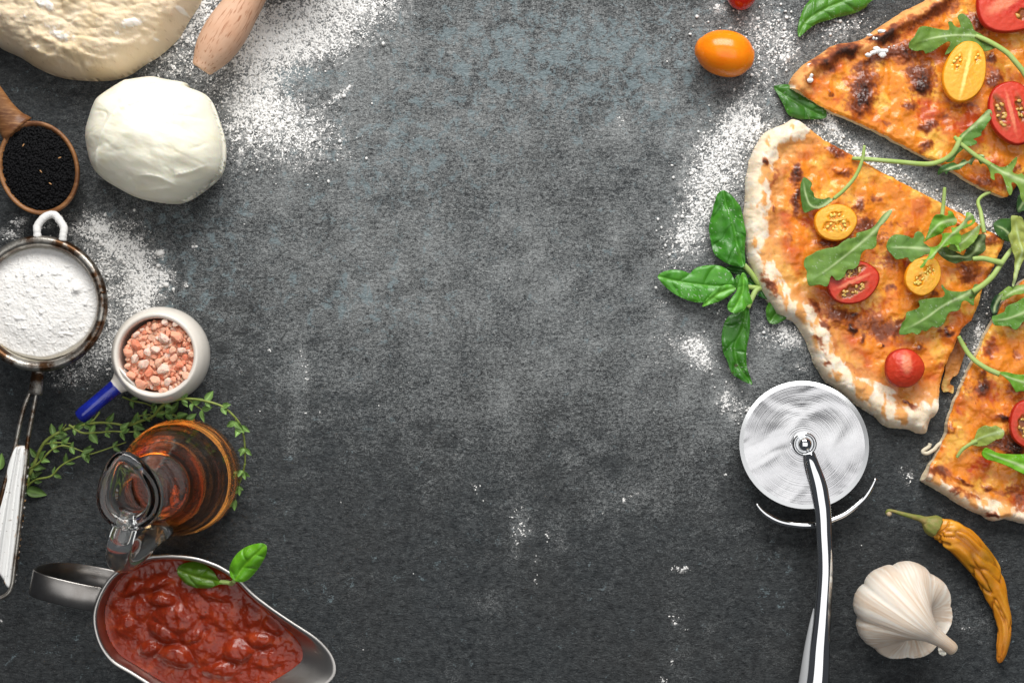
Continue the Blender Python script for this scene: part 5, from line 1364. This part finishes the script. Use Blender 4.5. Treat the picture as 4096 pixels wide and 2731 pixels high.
L3 = Z2([(1720, 780), (1770, 865), (1800, 850), (1860, 885), (1900, 980), (1900, 1050), (1955, 1075), (1960, 990), (2040, 1000), (2090, 1110), (2115, 1220), (2160, 1285), (2190, 1210), (2180, 1110), (2240, 1130), (2290, 1230), (2300, 1320), (2380, 1380), (2400, 1100), (2340, 1000), (2320, 985), (2260, 1000), (2195, 960), (2245, 860), (2255, 770), (2215, 790), (2130, 880), (2040, 900), (1950, 860), (1850, 800), (1770, 750)])
NL("rocket_leaf", "pale lobed rocket leaf hanging over the right tip of the upper slice", L3, Z2([(1600, 670), (1760, 780), (1950, 900), (2150, 1010), (2340, 1090)]), .0150, stem=[(*p, .0172) for p in Z2([(1415, 490), (1480, 570), (1600, 670), (1740, 775), (1900, 870)])], stem_r=.0016, seed=23, col=LT)
NL("rocket_leaf", "dark green rocket lobe on floury slate at the right edge", Z2([(2270, 1290), (2320, 1270), (2400, 1290), (2400, 1480), (2330, 1490), (2270, 1512), (2252, 1430)]), Z2([(2260, 1500), (2400, 1300)]), .004, seed=24, col=DKG * 1.4, n=60)
L4 = Z2([(1190, 985), (1200, 930), (1250, 880), (1310, 862), (1400, 840), (1470, 862), (1540, 800), (1600, 825), (1680, 740), (1790, 732), (1820, 770), (1780, 765), (1700, 790), (1650, 875), (1620, 850), (1560, 872), (1500, 920), (1460, 940), (1400, 945), (1330, 960), (1300, 1005), (1270, 970), (1200, 1008)])
NL("rocket_leaf", "curled dark frilly rocket leaf on the lower cut of the upper slice", L4, Z2([(1200, 980), (1350, 920), (1550, 850), (1790, 745)]), .0145, seed=25, col=DKG * 1.25, wave=.0026)
L5 = R1([(870, 1195), (905, 1215), (922, 1240), (912, 1275), (930, 1300), (945, 1332), (1000, 1342), (1035, 1330), (1060, 1337), (1095, 1320), (1075, 1345), (1030, 1380), (980, 1405), (930, 1415), (878, 1433), (862, 1400), (850, 1340), (843, 1280), (850, 1230)])
NL("rocket_leaf", "notched rocket leaf with upright thin stem near the middle slice's upper edge", L5, R1([(862, 1210), (880, 1310), (915, 1385), (985, 1395), (1090, 1325)]), .0150, stem=[(*p, z) for p, z in zip(R1([(1277, 980), (1262, 1080), (1215, 1190), (1140, 1280), (1070, 1340)]), (.020, .019, .018, .017, .0155))], stem_r=.0013, seed=26, tilt=(.02, .0), col=MG * .8)
L6 = R2([(1505, 218), (1518, 230), (1480, 290), (1440, 330), (1425, 385), (1420, 440), (1395, 465), (1370, 465), (1345, 472), (1325, 500), (1310, 560), (1280, 590), (1240, 595), (1215, 640), (1170, 662), (1135, 632), (1110, 698), (1060, 688), (1000, 695), (980, 650), (985, 605), (966, 570), (975, 520), (1020, 495), (1045, 478), (1100, 462), (1170, 448), (1200, 425), (1240, 400), (1290, 390), (1295, 365), (1350, 350), (1395, 330), (1430, 290), (1460, 250)])
NL("rocket_leaf", "largest rocket leaf, lying across the red tomato half on the middle slice", L6, R2([(1030, 650), (1130, 580), (1260, 480), (1390, 370), (1450, 300), (1512, 224)]), .0205, seed=27, col=lin(104, 152, 66), tilt=(.0, .0))
L7 = Z3([(500, 610), (530, 530), (600, 470), (680, 463), (780, 485), (860, 515), (885, 450), (930, 420), (985, 445), (1015, 510), (1000, 570), (1050, 610), (1090, 660), (1085, 720), (1010, 735), (950, 775), (900, 820), (850, 838), (815, 820), (780, 772), (710, 790), (630, 792), (570, 730), (515, 670)])
NL("rocket_leaf", "rounded smooth rocket leaf left of the salad tuft on the middle slice", L7, Z3([(530, 640), (800, 640), (1080, 665)]), .0165, seed=28, col=lin(100, 150, 70))
L11 = Z3([(1190, 690), (1300, 625), (1420, 690), (1540, 740), (1590, 640), (1690, 500), (1770, 455), (1835, 468), (1845, 560), (1835, 640), (1800, 700), (1740, 750), (1700, 790), (1640, 815), (1540, 822), (1430, 852), (1350, 830), (1240, 770)])
NL("rocket_leaf", "wilted dark leaf with brown veins under the salad tuft", L11, Z3([(1220, 740), (1450, 760), (1650, 740), (1820, 480)]), .0158, stem=[(*p, .0165) for p in Z3([(1660, 790), (1800, 785), (1930, 815), (2070, 845)])], stem_r=.0019, seed=31, col=lin(70, 98, 48), wave=.003)
L10 = Z3([(1335, 645), (1390, 560), (1480, 490), (1580, 440), (1680, 385), (1768, 318), (1762, 400), (1720, 500), (1640, 600), (1550, 672), (1460, 695), (1380, 672)])
NL("rocket_leaf", "smooth pale oval leaf pointing to the right in the salad tuft", L10, Z3([(1360, 650), (1550, 545), (1762, 325)]), .0195, seed=30, col=lin(125, 170, 70), n=80)
L8 = Z3([(1003, 565), (1030, 500), (1060, 420), (1085, 340), (1120, 260), (1160, 200), (1230, 198), (1322, 212), (1328, 150), (1375, 155), (1420, 215), (1465, 268), (1430, 332), (1370, 350), (1290, 385), (1250, 440), (1200, 470), (1150, 490), (1080, 520)])
NL("rocket_leaf", "bright cupped rocket leaf with a straight stem at the top of the salad tuft", L8, Z3([(1012, 550), (1180, 345), (1300, 290), (1450, 262)]), .0200, stem=[(*p, z) for p, z in zip(Z3([(1285, -170), (1275, -20), (1262, 100), (1250, 210)]), (.021, .020, .019, .019))], stem_r=.0014, seed=29, col=lin(98, 158, 40), wave=.0022)
L9 = Z3([(950, 900), (1005, 825), (965, 800), (1030, 795), (1080, 720), (1095, 650), (1045, 610), (1105, 630), (1180, 615), (1240, 545), (1255, 480), (1240, 455), (1295, 442), (1375, 440), (1372, 370), (1405, 372), (1470, 350), (1530, 290), (1560, 225), (1562, 178), (1610, 170), (1672, 215), (1665, 260), (1590, 290), (1600, 330), (1660, 290), (1705, 250), (1690, 300), (1640, 345), (1560, 380), (1500, 400), (1478, 440), (1512, 480), (1508, 560), (1478, 600), (1505, 700), (1480, 690), (1440, 615), (1380, 595), (1300, 625), (1230, 650), (1160, 735), (1125, 790), (1060, 805), (1010, 890), (970, 912)])
NL("rocket_leaf", "narrow frilly bright rocket leaf laid diagonally across the salad tuft", L9, Z3([(960, 905), (1150, 715), (1350, 490), (1480, 380), (1630, 200)]), .0240, seed=32, col=lin(118, 184, 56), n=220, cell=3.0)
root = thing("rocket_stem", "thin twisted bare stem curling from the salad tuft to the upper slice", "stem", W(3930, 850, 0))  # a loose rocket stem without its blade
tube_part("stem", [(*p, z) for p, z in zip(Z3([(1895, -105), (1800, -60), (1740, 0), (1735, 60), (1760, 130), (1775, 200), (1790, 300), (1815, 440)]), (.006, .007, .008, .009, .011, .013, .016, .017))], [.0010, .0010, .0011, .0013, .0013], root, M_stem)
L12 = [(3768, 1138), (3783, 1156), (3806, 1164), (3828, 1166), (3850, 1166), (3873, 1160), (3893, 1152), (3899, 1138), (3908, 1136), (3930, 1138), (3942, 1136), (3925, 1160), (3905, 1185), (3897, 1205), (3894, 1222), (3878, 1214), (3868, 1205), (3850, 1204), (3844, 1215), (3838, 1236), (3826, 1244), (3800, 1248), (3788, 1262), (3780, 1285), (3764, 1304), (3745, 1310), (3728, 1306), (3712, 1320), (3702, 1325), (3688, 1320), (3680, 1332), (3664, 1338), (3650, 1330), (3625, 1338), (3600, 1338), (3597, 1325), (3604, 1310), (3608, 1292), (3622, 1276), (3628, 1250), (3648, 1242), (3670, 1234), (3680, 1222), (3675, 1204), (3690, 1198), (3733, 1191), (3770, 1188), (3778, 1170), (3766, 1150)]
NL("rocket_leaf", "toothed rocket leaf with dark patch crossing the middle slice's right cut", L12, [(3620, 1320), (3690, 1280), (3770, 1225), (3850, 1185), (3930, 1142)], .0160, stem=[(*p, z) for p, z in zip(Z3([(2185, 655), (2110, 760), (2020, 890), (1930, 1020), (1800, 1140), (1660, 1230)]), (.010, .012, .015, .0165, .0172, .0172))], stem_r=.0019, seed=33, n=200, col=lin(92, 142, 56), spots=[(3883, 1190, 8), (3812, 1195, 4)])
L14 = Z3([(1935, 330), (1960, 295), (2010, 262), (2090, 250), (2180, 255), (2240, 300), (2230, 500), (2160, 560), (2080, 535), (2010, 485), (1955, 410)])
NL("rocket_leaf", "rounded dark green leaf behind the pale wilted leaf at the right edge", L14, Z3([(1950, 340), (2080, 400), (2220, 540)]), .0105, seed=34, col=lin(58, 108, 44), n=70)
L13 = Z3([(2172, 225), (2240, 212), (2310, 235), (2350, 310), (2370, 500), (2375, 720), (2330, 850), (2280, 960), (2240, 1080), (2215, 1160), (2190, 1150), (2200, 1020), (2230, 900), (2232, 800), (2200, 690), (2165, 580), (2135, 480), (2180, 400)])
NL("rocket_leaf", "big pale yellowish wilted leaf standing along the right edge", L13, Z3([(2230, 240), (2270, 480), (2320, 700), (2260, 930), (2205, 1150)]), .0150, seed=35, col=lin(152, 178, 92), n=90, wave=.002)
L15 = Z3([(2190, 1170), (2240, 1150), (2350, 1135), (2420, 1140), (2410, 1230), (2300, 1265), (2200, 1280), (2120, 1330), (2050, 1345), (2055, 1300), (2080, 1260), (2010, 1270), (2100, 1190), (2150, 1155)])
NL("rocket_leaf", "crumpled mid green leaf above the lower right slice's corner", L15, Z3([(2060, 1330), (2200, 1230), (2400, 1170)]), .0145, seed=36, col=lin(112, 158, 62), n=70, wave=.003)
L16 = Z3([(1915, 1380), (1960, 1300), (2020, 1260), (2090, 1250), (2090, 1290), (2060, 1350), (2030, 1400), (2000, 1470), (1960, 1560), (1925, 1540), (1905, 1460)])
NL("rocket_leaf", "very dark crinkled leaf hanging off the lower right slice's left cut", L16, Z3([(1930, 1540), (1990, 1380), (2090, 1260)]), .0095, seed=37, col=lin(30, 72, 40), n=60, wave=.003)
L17 = R4([(1322, 405), (1330, 360), (1380, 345), (1440, 320), (1480, 300), (1500, 245), (1560, 210), (1640, 180), (1725, 125), (1830, 100), (1850, 400), (1725, 425), (1690, 460), (1640, 520), (1600, 527), (1540, 490), (1440, 480), (1345, 468)])
NL("rocket_leaf", "broad flat rocket leaf at the top of the lower right slice", L17, R4([(1335, 420), (1550, 380), (1850, 260)]), .0150, seed=38, col=lin(92, 150, 58), n=90)
L18 = R4([(1380, 1060), (1500, 1058), (1620, 1085), (1725, 1090), (1850, 1080), (1900, 1300), (1725, 1300), (1680, 1300), (1630, 1312), (1590, 1260), (1540, 1180), (1460, 1110)])
NL("rocket_leaf", "rocket leaf with arched stem from the middle slice onto the lower right slice", L18, R4([(1400, 1075), (1600, 1150), (1870, 1230)]), .0155, stem=[(*p, z) for p, z in zip(R4([(905, 610), (950, 700), (1030, 830), (1130, 930), (1270, 1020), (1420, 1085)]), (.009, .0085, .010, .013, .015, .016))], stem_r=.0018, seed=39, col=lin(104, 168, 48), n=70)
L19 = R5([(870, 480), (905, 470), (920, 425), (960, 345), (1040, 304), (1110, 318), (1165, 305), (1240, 348), (1268, 385), (1240, 455), (1170, 475), (1080, 540), (980, 555), (900, 545), (880, 520)])
NL("rocket_leaf", "small pale leaf with thin tail lying on the lower right slice", L19, R5([(870, 515), (1000, 450), (1250, 370)]), .0125, stem=[(*p, z) for p, z in zip(R5([(697, 692), (760, 600), (850, 535), (940, 490)]), (.011, .012, .0125, .013))], stem_r=.0013, seed=40, col=lin(150, 180, 88), n=80)
L20 = R5([(1050, 575), (1100, 590), (1180, 630), (1300, 650), (1508, 655), (1640, 640), (1660, 980), (1508, 895), (1420, 850), (1300, 790), (1180, 745), (1060, 712), (1010, 660), (1020, 610)])
NL("rocket_leaf", "bright thick green leaf stalk at the right edge of the lower slice", L20, R5([(1020, 625), (1200, 690), (1400, 760), (1600, 850)]), .0175, seed=41, col=lin(110, 190, 30), n=70, thick=.002)

# ------------------------------------------------------------------ basil
leaf("basil_leaf", "large basil leaf at the top edge left of the upper slice", R1([(832, 252), (824, 200), (840, 130), (870, 50), (910, 0), (950, -70), (1100, -120), (1250, -90), (1345, -20), (1310, 20), (1280, 55), (1200, 92), (1120, 110), (1060, 130), (960, 160), (900, 200), (860, 235)]), R1([(834, 248), (880, 150), (1000, 70), (1180, -10), (1330, -60)]), .0045, 'basil', lin(72, 138, 48), "basil leaf", seed=51, dust=.3, cup=1.5, tilt=(0, -.03))
leaf("basil_leaf", "basil leaf slipped under the left tip of the upper slice", R1([(667, 590), (690, 575), (760, 572), (860, 610), (980, 690), (1020, 760), (1005, 800), (900, 806), (820, 800), (765, 775), (730, 710), (695, 645)]), R1([(670, 592), (770, 665), (900, 740), (1008, 790)]), .0030, 'basil', lin(58, 120, 46), "basil leaf", seed=52, dust=.35)
bp = thing("basil_sprig", "fresh basil sprig of several leaves lying left of the middle slice", "basil", W(2960, 1130, 0))
def bl(out, mid, z, col, seed, **k): leaf("leaf", None, R2(out), R2(mid), z, 'basil', col, parent=bp, seed=seed, **k)
BC = lin(66, 150, 44) * .85
bl([(725, 862), (732, 820), (760, 780), (820, 800), (870, 860), (860, 890), (820, 920), (770, 936), (738, 915)], [(750, 925), (800, 860), (860, 830)], .0030, lin(64, 128, 44), 61, n=70)
bl([(470, 580), (560, 570), (640, 600), (690, 650), (640, 625), (560, 628), (500, 605)], [(470, 580), (600, 605), (680, 640)], .0040, lin(40, 104, 34), 62, n=60)
bl([(610, 650), (660, 640), (720, 690), (745, 775), (700, 770), (640, 730)], [(620, 655), (680, 700), (740, 770)], .0035, lin(34, 92, 34), 63, n=60)
bl([(455, 98), (500, 125), (545, 170), (572, 215), (588, 290), (600, 380), (592, 470), (596, 540), (585, 578), (540, 572), (490, 560), (440, 530), (402, 490), (385, 420), (372, 340), (380, 280), (392, 230), (402, 180), (420, 125)], [(455, 98), (480, 200), (520, 320), (550, 450), (590, 575)], .0085, lin(58, 136, 44), 64, dust=.6, tilt=(.05, 0), wave=.002)
bl([(48, 636), (80, 608), (140, 595), (200, 600), (250, 616), (265, 600), (300, 578), (370, 566), (440, 570), (495, 600), (525, 650), (540, 700), (490, 710), (440, 740), (400, 765), (340, 800), (270, 795), (220, 780), (160, 750), (110, 712), (70, 672)], [(50, 636), (180, 668), (330, 690), (540, 704)], .0075, lin(74, 158, 54), 65, dust=.6)
bl([(540, 862), (575, 840), (612, 828), (624, 880), (626, 950), (618, 1020), (605, 1080), (603, 1150), (610, 1220), (640, 1308), (600, 1300), (555, 1275), (510, 1240), (485, 1170), (458, 1110), (448, 1040), (455, 970), (475, 910), (500, 880)], [(605, 835), (580, 960), (530, 1080), (560, 1200), (638, 1306)], .0075, lin(52, 122, 36), 66, dust=.4, spots=[(2600 + 540 * .6377, 700 + 1195 * .6377, 9), (2600 + 520 * .6377, 700 + 1240 * .6377, 5)])
bl([(328, 826), (345, 790), (370, 760), (400, 725), (440, 700), (490, 686), (540, 702), (520, 740), (480, 768), (430, 795), (380, 810)], [(330, 824), (430, 745), (540, 704)], .0115, lin(92, 176, 66), 67, n=70, dust=.5)
bl([(580, 612), (600, 625), (612, 660), (618, 710), (630, 760), (642, 802), (610, 818), (590, 845), (560, 862), (520, 866), (488, 846), (486, 810), (510, 770), (540, 730), (550, 680), (562, 640)], [(580, 614), (585, 700), (560, 780), (510, 860)], .0165, lin(84, 168, 58), 68, n=80, dust=.5, tilt=(-.1, 0))
bl([(535, 640), (560, 625), (570, 660), (560, 700), (540, 705), (525, 680)], [(545, 630), (545, 700)], .012, lin(60, 140, 44), 69, n=40)
tube_part("stem", [(*p, z) for p, z in zip(R2([(590, 565), (630, 610), (670, 665), (700, 700), (740, 740)]), (.007, .006, .005, .004, .003))], .0016, bp, M_stem)
tube_part("stem", [(*p, z) for p, z in zip(R2([(612, 832), (640, 770), (670, 720), (720, 700)]), (.008, .006, .005, .004))], .0016, bp, M_stem)
tube_part("stem", [(*p, z) for p, z in zip(R2([(535, 705), (580, 700), (640, 705), (700, 705)]), (.009, .007, .005, .004))], .0014, bp, M_stem)

# ------------------------------------------------------------------ pizza cutter
M_chrome = mat("polished_chrome", (.78, .79, .80), .05, metal=1.0, bumps=[(50, .02, .0005, ONE)])
M_disc = mat("brushed_blade", (.70, .70, .71), .16, metal=1.0, aniso=.5, mott=(16, (.46, .46, .48), .40, .75, (1, 1.6, 1)))  # darker mottle in the metal colour stands in for soft dark reflections
M_bev = mat("ground_edge", (.62, .63, .64), .30, metal=1.0)
M_ins = mat("grey_grip", (.42, .43, .44), .3, spec=.5)
dz = .0165
cut = thing("pizza_cutter", "chrome pizza cutter wheel with a curved handle running off the bottom", "pizza cutter", W(3216, 1779, 0))
dc = np.array(W(3216, 1777, dz)); Rd = 257 * S * (1 - dz / H)
tl = Matrix.Rotation(math.radians(-11), 4, 'X') @ Matrix.Rotation(math.radians(-3.0), 4, 'Y')
def put(o): o.matrix_local = Matrix.Translation(Vector(dc) - cut.location) @ tl
nt_ = M_disc.node_tree; tg = nt_.nodes.new("ShaderNodeTangent"); tg.direction_type = 'RADIAL'; tg.axis = 'Z'
nt_.links.new(tg.outputs[0], nt_.nodes["Principled BSDF"].inputs["Tangent"])
tc_ = nt_.nodes.new("ShaderNodeTexCoord"); ln = nt_.nodes.new("ShaderNodeVectorMath"); ln.operation = 'LENGTH'; nt_.links.new(tc_.outputs["Object"], ln.inputs[0])
no_ = nt_.nodes.new("ShaderNodeTexNoise"); no_.noise_dimensions = '1D'; no_.inputs["Scale"].default_value = 1500; no_.inputs["Detail"].default_value = 3; nt_.links.new(ln.outputs["Value"], no_.inputs["W"])
bp_ = nt_.nodes.new("ShaderNodeBump"); bp_.inputs["Strength"].default_value = .15; bp_.inputs["Distance"].default_value = .0003
nw_ = nt_.nodes.new("ShaderNodeTexNoise"); nw_.inputs["Scale"].default_value = 26; nw_.inputs["Detail"].default_value = 1.5; nw_.inputs["Distortion"].default_value = 1.2; nt_.links.new(tc_.outputs["Object"], nw_.inputs[0])
bw_ = nt_.nodes.new("ShaderNodeBump"); bw_.inputs["Strength"].default_value = .5; bw_.inputs["Distance"].default_value = .003
nt_.links.new(nw_.outputs[0], bw_.inputs["Height"]); nt_.links.new(bw_.outputs[0], bp_.inputs["Normal"])
nt_.links.new(no_.outputs[0], bp_.inputs["Height"]); nt_.links.new(bp_.outputs[0], nt_.nodes["Principled BSDF"].inputs["Normal"])
hh = .0005
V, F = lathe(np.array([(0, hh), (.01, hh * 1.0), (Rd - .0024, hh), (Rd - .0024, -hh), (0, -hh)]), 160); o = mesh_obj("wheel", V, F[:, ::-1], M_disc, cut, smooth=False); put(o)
V, F = lathe(np.array([(Rd - .0024, hh + .00002), (Rd, .0001), (Rd, -.0001), (Rd - .0024, -hh - .00002)]), 160); o = mesh_obj("edge", V, F[:, ::-1], M_bev, cut, smooth=False); put(o)
V, F = lathe(catmull([(.0070, 0), (.0070, .0030), (.0066, .0042), (.0058, .0046), (.0050, .0040), (.0046, .0034), (.0042, .0036), (.0038, .0052), (.0028, .0064), (.0014, .0070), (0, .0072)], 60), 64)
o = mesh_obj("axle", V, F, M_chrome, cut); o.location = Vector(W(3214, 1774, dz + .002)) - cut.location
ap = [(*R3([(612, 915)])[0], .0200, 17), (*R3([(628, 960)])[0], .0215, 21), (*R3([(645, 1030)])[0], .0225, 26), (*R3([(690, 1180)])[0], .0240, 32), (*R3([(715, 1310)])[0], .0245, 33), (*R3([(726, 1420)])[0], .0240, 32), (*R6([(748, 460)])[0], .0235, 30), (*R6([(757, 620)])[0], .0230, 30), (*R6([(757, 760)])[0], .0225, 31), (*R6([(746, 930)])[0], .0220, 32), (*R6([(733, 1100)])[0], .0215, 35), (*R6([(715, 1300)])[0], .021, 40), (*R6([(695, 1568)])[0], .0205, 46), (3240, 2900, .020, 52), (3215, 3150, .019, 56), (3200, 3350, .018, 40)]
P = np.array([list(W(u, v, z)) + [r * 1.04] for u, v, z, r in ap]); P = resample(catmull(P, 400), 140)
V, F = sweep(P[:, :3], P[:, 3] * S * .96, 28, flat=.62)
mesh_obj("handle", rel(V, cut), F, M_chrome, cut)
gp = [(*p, z, r) for p, z, r in zip([(3254, 2433), (3240, 2500), (3222, 2600), (3204, 2731), (3180, 2900), (3160, 3100)], (.020, .020, .0195, .019, .018, .018), (2, 10, 16, 24, 30, 20))]
P = np.array([list(W(u + r * .6, v, z)) + [r] for u, v, z, r in gp]); P = resample(catmull(P, 200), 60)
V, F = sweep(P[:, :3], P[:, 3] * S, 20, flat=.8)
mesh_obj("grip_inlay", rel(V, cut), F, M_ins, cut)
gp = R3([(232, 1318), (270, 1365), (330, 1412), (405, 1448), (500, 1468), (600, 1476), (700, 1466), (800, 1430), (880, 1395), (960, 1335), (1030, 1270), (1080, 1195), (1112, 1130)])
tube_part("guard", [(u, v, .014) for u, v in gp], [.0007, .0017, .0018, .0019, .0020, .0020, .0019, .0018, .0016, .0009], cut, M_chrome, flat=.85, n=100, ns=18)

# ------------------------------------------------------------------ dried chilli
M_chil = mat("dried_chilli_skin", attr=True, rough=.30, spec=.5, sss=.15, sssr=(1, .4, .1), ssc=.002, bumps=[(160, .25, .0010, ONE)])
ch = thing("dried_chilli", "wrinkled orange dried chilli with green stalk beside the garlic", "chilli", W(3900, 2300, 0))
cp = R6([(1575, 385), (1600, 395), (1680, 430), (1790, 500), (1890, 610), (1970, 730), (2030, 850), (2065, 960), (2105, 1080), (2110, 1200), (2095, 1300), (2075, 1390), (2068, 1415)])
cw_ = [44, 76, 106, 124, 118, 106, 90, 74, 60, 52, 46, 26, 6]
P = np.array([list(W(u, v, .004 + w * .53 * S * .62)) + [w * .53] for (u, v), w in zip(cp, np.array(cw_))]); P = resample(catmull(P, 500), 170)
ns = 72; th = np.arange(ns) / ns * 2 * np.pi
arc = np.arange(170) / 170.
A_, TT = np.meshgrid(arc, th, indexing='ij')
cx_, cy_ = np.cos(TT), np.sin(TT)
wr = fbm3(A_ * 12, cx_ * 1.5 + A_ * 4, cy_ * 1.5, 2, 5)
cr_ = np.abs(fbm3(A_ * 10 + 3, cx_ * 1.5 + A_ * 7, cy_ * 1.5 + 4, 2, 9))
lon = np.cos(TT * 3 + A_ * 9 + wr * 2)
rad = P[:, 3][:, None] * S * (1 + .15 * wr - .22 * np.exp(-(cr_ / .11) ** 2) * (.4 + .6 * np.minimum(1, arc[:, None] * 3)) + .06 * lon * ss(.3, .7, A_))
V, F = sweep(P[:, :3], rad, ns, flat=.62)
wr2 = np.r_[wr.ravel(), 0, 0]; cr2 = np.r_[cr_.ravel(), 0, 0]; aa = np.r_[A_.ravel(), 0, 1]
c = np.repeat(np.array([.66, .25, .012])[None], len(V), 0)
c = mixc(c, np.array([.82, .38, .035]), ss(-.1, .5, wr2)); c = mixc(c, np.array([.30, .085, .006]), .75 * np.exp(-(cr2 / .09) ** 2))
c = mixc(c, np.array([.34, .17, .010]), .6 * ss(.1, .5, fbm3(aa * 9, V[:, 0] * 80, V[:, 1] * 80, 3, 3)))
c = mixc(c, np.array([.62, .20, .03]), .5 * ss(.6, .9, aa))
mesh_obj("pod", rel(V, ch), F, M_chil, ch, col=c)
M_stalk = mat("dry_stalk", (.20, .23, .045), .6, mott=(160, (.36, .26, .09), .42, .66, (1, 1, 1)), bumps=[(500, .5, .0005, (1, 1, 1))])
cal = np.array([list(W(u, v, .009)) + [r] for (u, v), r in zip(R6([(1490, 325), (1515, 345), (1550, 368), (1590, 388), (1605, 396)]), (10, 22, 38, 42, 40))]); cal = resample(catmull(cal, 100), 24)
V, F = sweep(cal[:, :3], cal[:, 3][:, None] * S * (1 + .06 * np.cos(np.arange(28) / 28 * 6.283 * 8))[None, :], 28, flat=.75)
mesh_obj("calyx", rel(V, ch), F, M_stalk, ch)
st = np.array([list(W(u, v, z)) + [r] for (u, v), z, r in zip(R6([(1225, 292), (1232, 270), (1262, 268), (1330, 288), (1410, 310), (1470, 325), (1520, 350)]), (.008, .009, .010, .011, .011, .010, .009), (9, 8, 6, 8, 10, 13, 18))]); st = resample(catmull(st, 200), 60)
V, F = sweep(st[:, :3], st[:, 3] * S, 14); mesh_obj("stalk", rel(V, ch), F, M_stalk, ch)
V, F = uvsphere(14, 9); V = V * (1 + .3 * fbm3(V[:, 0] * 2, V[:, 1] * 2, V[:, 2] * 2, 2, 3))[:, None] * .0016
M_tip = mat("pale_stalk_tip", (.56, .42, .26), .8, bumps=[(900, .5, .0004, ONE)])
o = mesh_obj("stalk_tip", V, F, M_tip, ch); o.location = Vector(W(*R6([(1238, 288)])[0], .009)) - ch.location

# ------------------------------------------------------------------ garlic bulb
M_gar = mat("garlic_skin", attr=True, rough=.42, spec=.4, sss=.35, sssr=(1, .8, .6), ssc=.004, bumps=[(500, .18, .0004, ONE)])
ga = thing("garlic_bulb", "whole white garlic bulb with papery skin and cut neck pointing right", "garlic", W(3620, 2430, 0))
k0 = [(3575, 2400, .008, 8), (3582, 2408, .011, 95), (3592, 2418, .016, 152), (3602, 2430, .0225, 178), (3612, 2441, .029, 187), (3624, 2452, .035, 178), (3642, 2468, .040, 140), (3664, 2486, .0435, 98), (3690, 2506, .0450, 62), (3722, 2530, .0445, 39), (3760, 2556, .043, 29), (3788, 2576, .041, 26), (3802, 2588, .0395, 26), (3810, 2595, .039, 24)]
P = np.array([list(W(u, v, z)) + [r * S] for u, v, z, r in k0])
# roots end is lifted from the slate by the bulb's own roundness; build along a tilted axis
P = resample(catmull(P, 500), 120)
ns = 180; th = np.arange(ns) / ns * 2 * np.pi
ar = np.arange(120) / 119.; A_, TT = np.meshgrid(ar, th, indexing='ij')
body = ss(.0, .15, A_) * ss(.80, .35, A_)
lob = np.abs(np.cos(TT * 4.0 + .6 + .25 * np.sin(TT))) ** .6 - .7
lob += .35 * (np.abs(np.cos(TT * 2.5 + 1.1)) - .6)
strk = n2(TT * 16 + 5 * n2(TT * 2, A_ * 2, 3), A_ * 1.2, 6); strk2 = n2(TT * 38, A_ * 2.5, 7)
rad = P[:, 3][:, None] * (1 + .085 * lob * body + .006 * strk + .006 * strk2)
T = np.gradient(P[:, :3], axis=0)
V, F = sweep(P[:, :3], rad, ns)
# give the bulb its breadth towards the lower left as in the picture and rest it on the slate
V[:, 2] = np.maximum(V[:, 2], .0006)
s1 = np.r_[strk.ravel(), 0, 0]; s2 = np.r_[strk2.ravel(), 0, 0]; aa = np.r_[A_.ravel(), 0, 1]; tt = np.r_[TT.ravel(), 0, 0]
c = np.repeat(lin(228, 212, 194)[None], len(V), 0)
c = mixc(c, lin(240, 232, 220), ss(-.2, .5, s1)); c = mixc(c, lin(212, 186, 160), .75 * ss(.25, .6, s2)); c = mixc(c, lin(196, 160, 128), .7 * ss(.25, .7, fbm3(V[:, 0] * 60, V[:, 1] * 60, V[:, 2] * 60, 3, 8)) * ss(.2, .6, -s1 + .3))
c = mixc(c, lin(222, 178, 130), .35 * ss(.8, .95, aa))
mesh_obj("bulb", rel(V, ga), F, M_gar, ga, col=c)
# loose papery flakes along the lower side
M_paper = mat("papery_skin", (.78, .70, .60), .5, sss=.2, bumps=[(400, .3, .0005, ONE)])
for (u, v, w, h, ro, z) in [(3520, 2590, 46, 14, 28, .010), (3768, 2598, 16, 26, -20, .028), (3520, 2548, 12, 10, 20, .030)]:
    E = ell(u, v, w, h, ro, 30) + np.stack([4 * n2(np.arange(30) / 2., np.zeros(30), int(u)), 3 * n2(np.arange(30) / 2., np.ones(30), int(v))], 1)
    V, F, _, _ = patch(E, 3.5, lambda uu, vv, d: z + .0012 * fbm(uu / 14, vv / 14, 2, 3) + 0 * d, None, zref=z, thick=.00025)
    mesh_obj("skin_flake", rel(V, ga), F, M_paper, ga)
V, F = lathe(np.array([(0, .0003), (.0028, .0002), (.0036, -.0003), (.0037, -.0012)]), 28)
M_cutn = mat("cut_neck", (.70, .58, .42), .7, mott=(500, (.84, .76, .62), .4, .6, ONE))
o = mesh_obj("neck_end", V, F, M_cutn, ga)
tn = Vector(P[-1, :3] - P[-8, :3]).normalized(); o.matrix_local = Matrix.Translation(Vector(P[-1, :3]) + tn * .0002 - ga.location) @ Vector((0, 0, 1)).rotation_difference(tn).to_matrix().to_4x4()
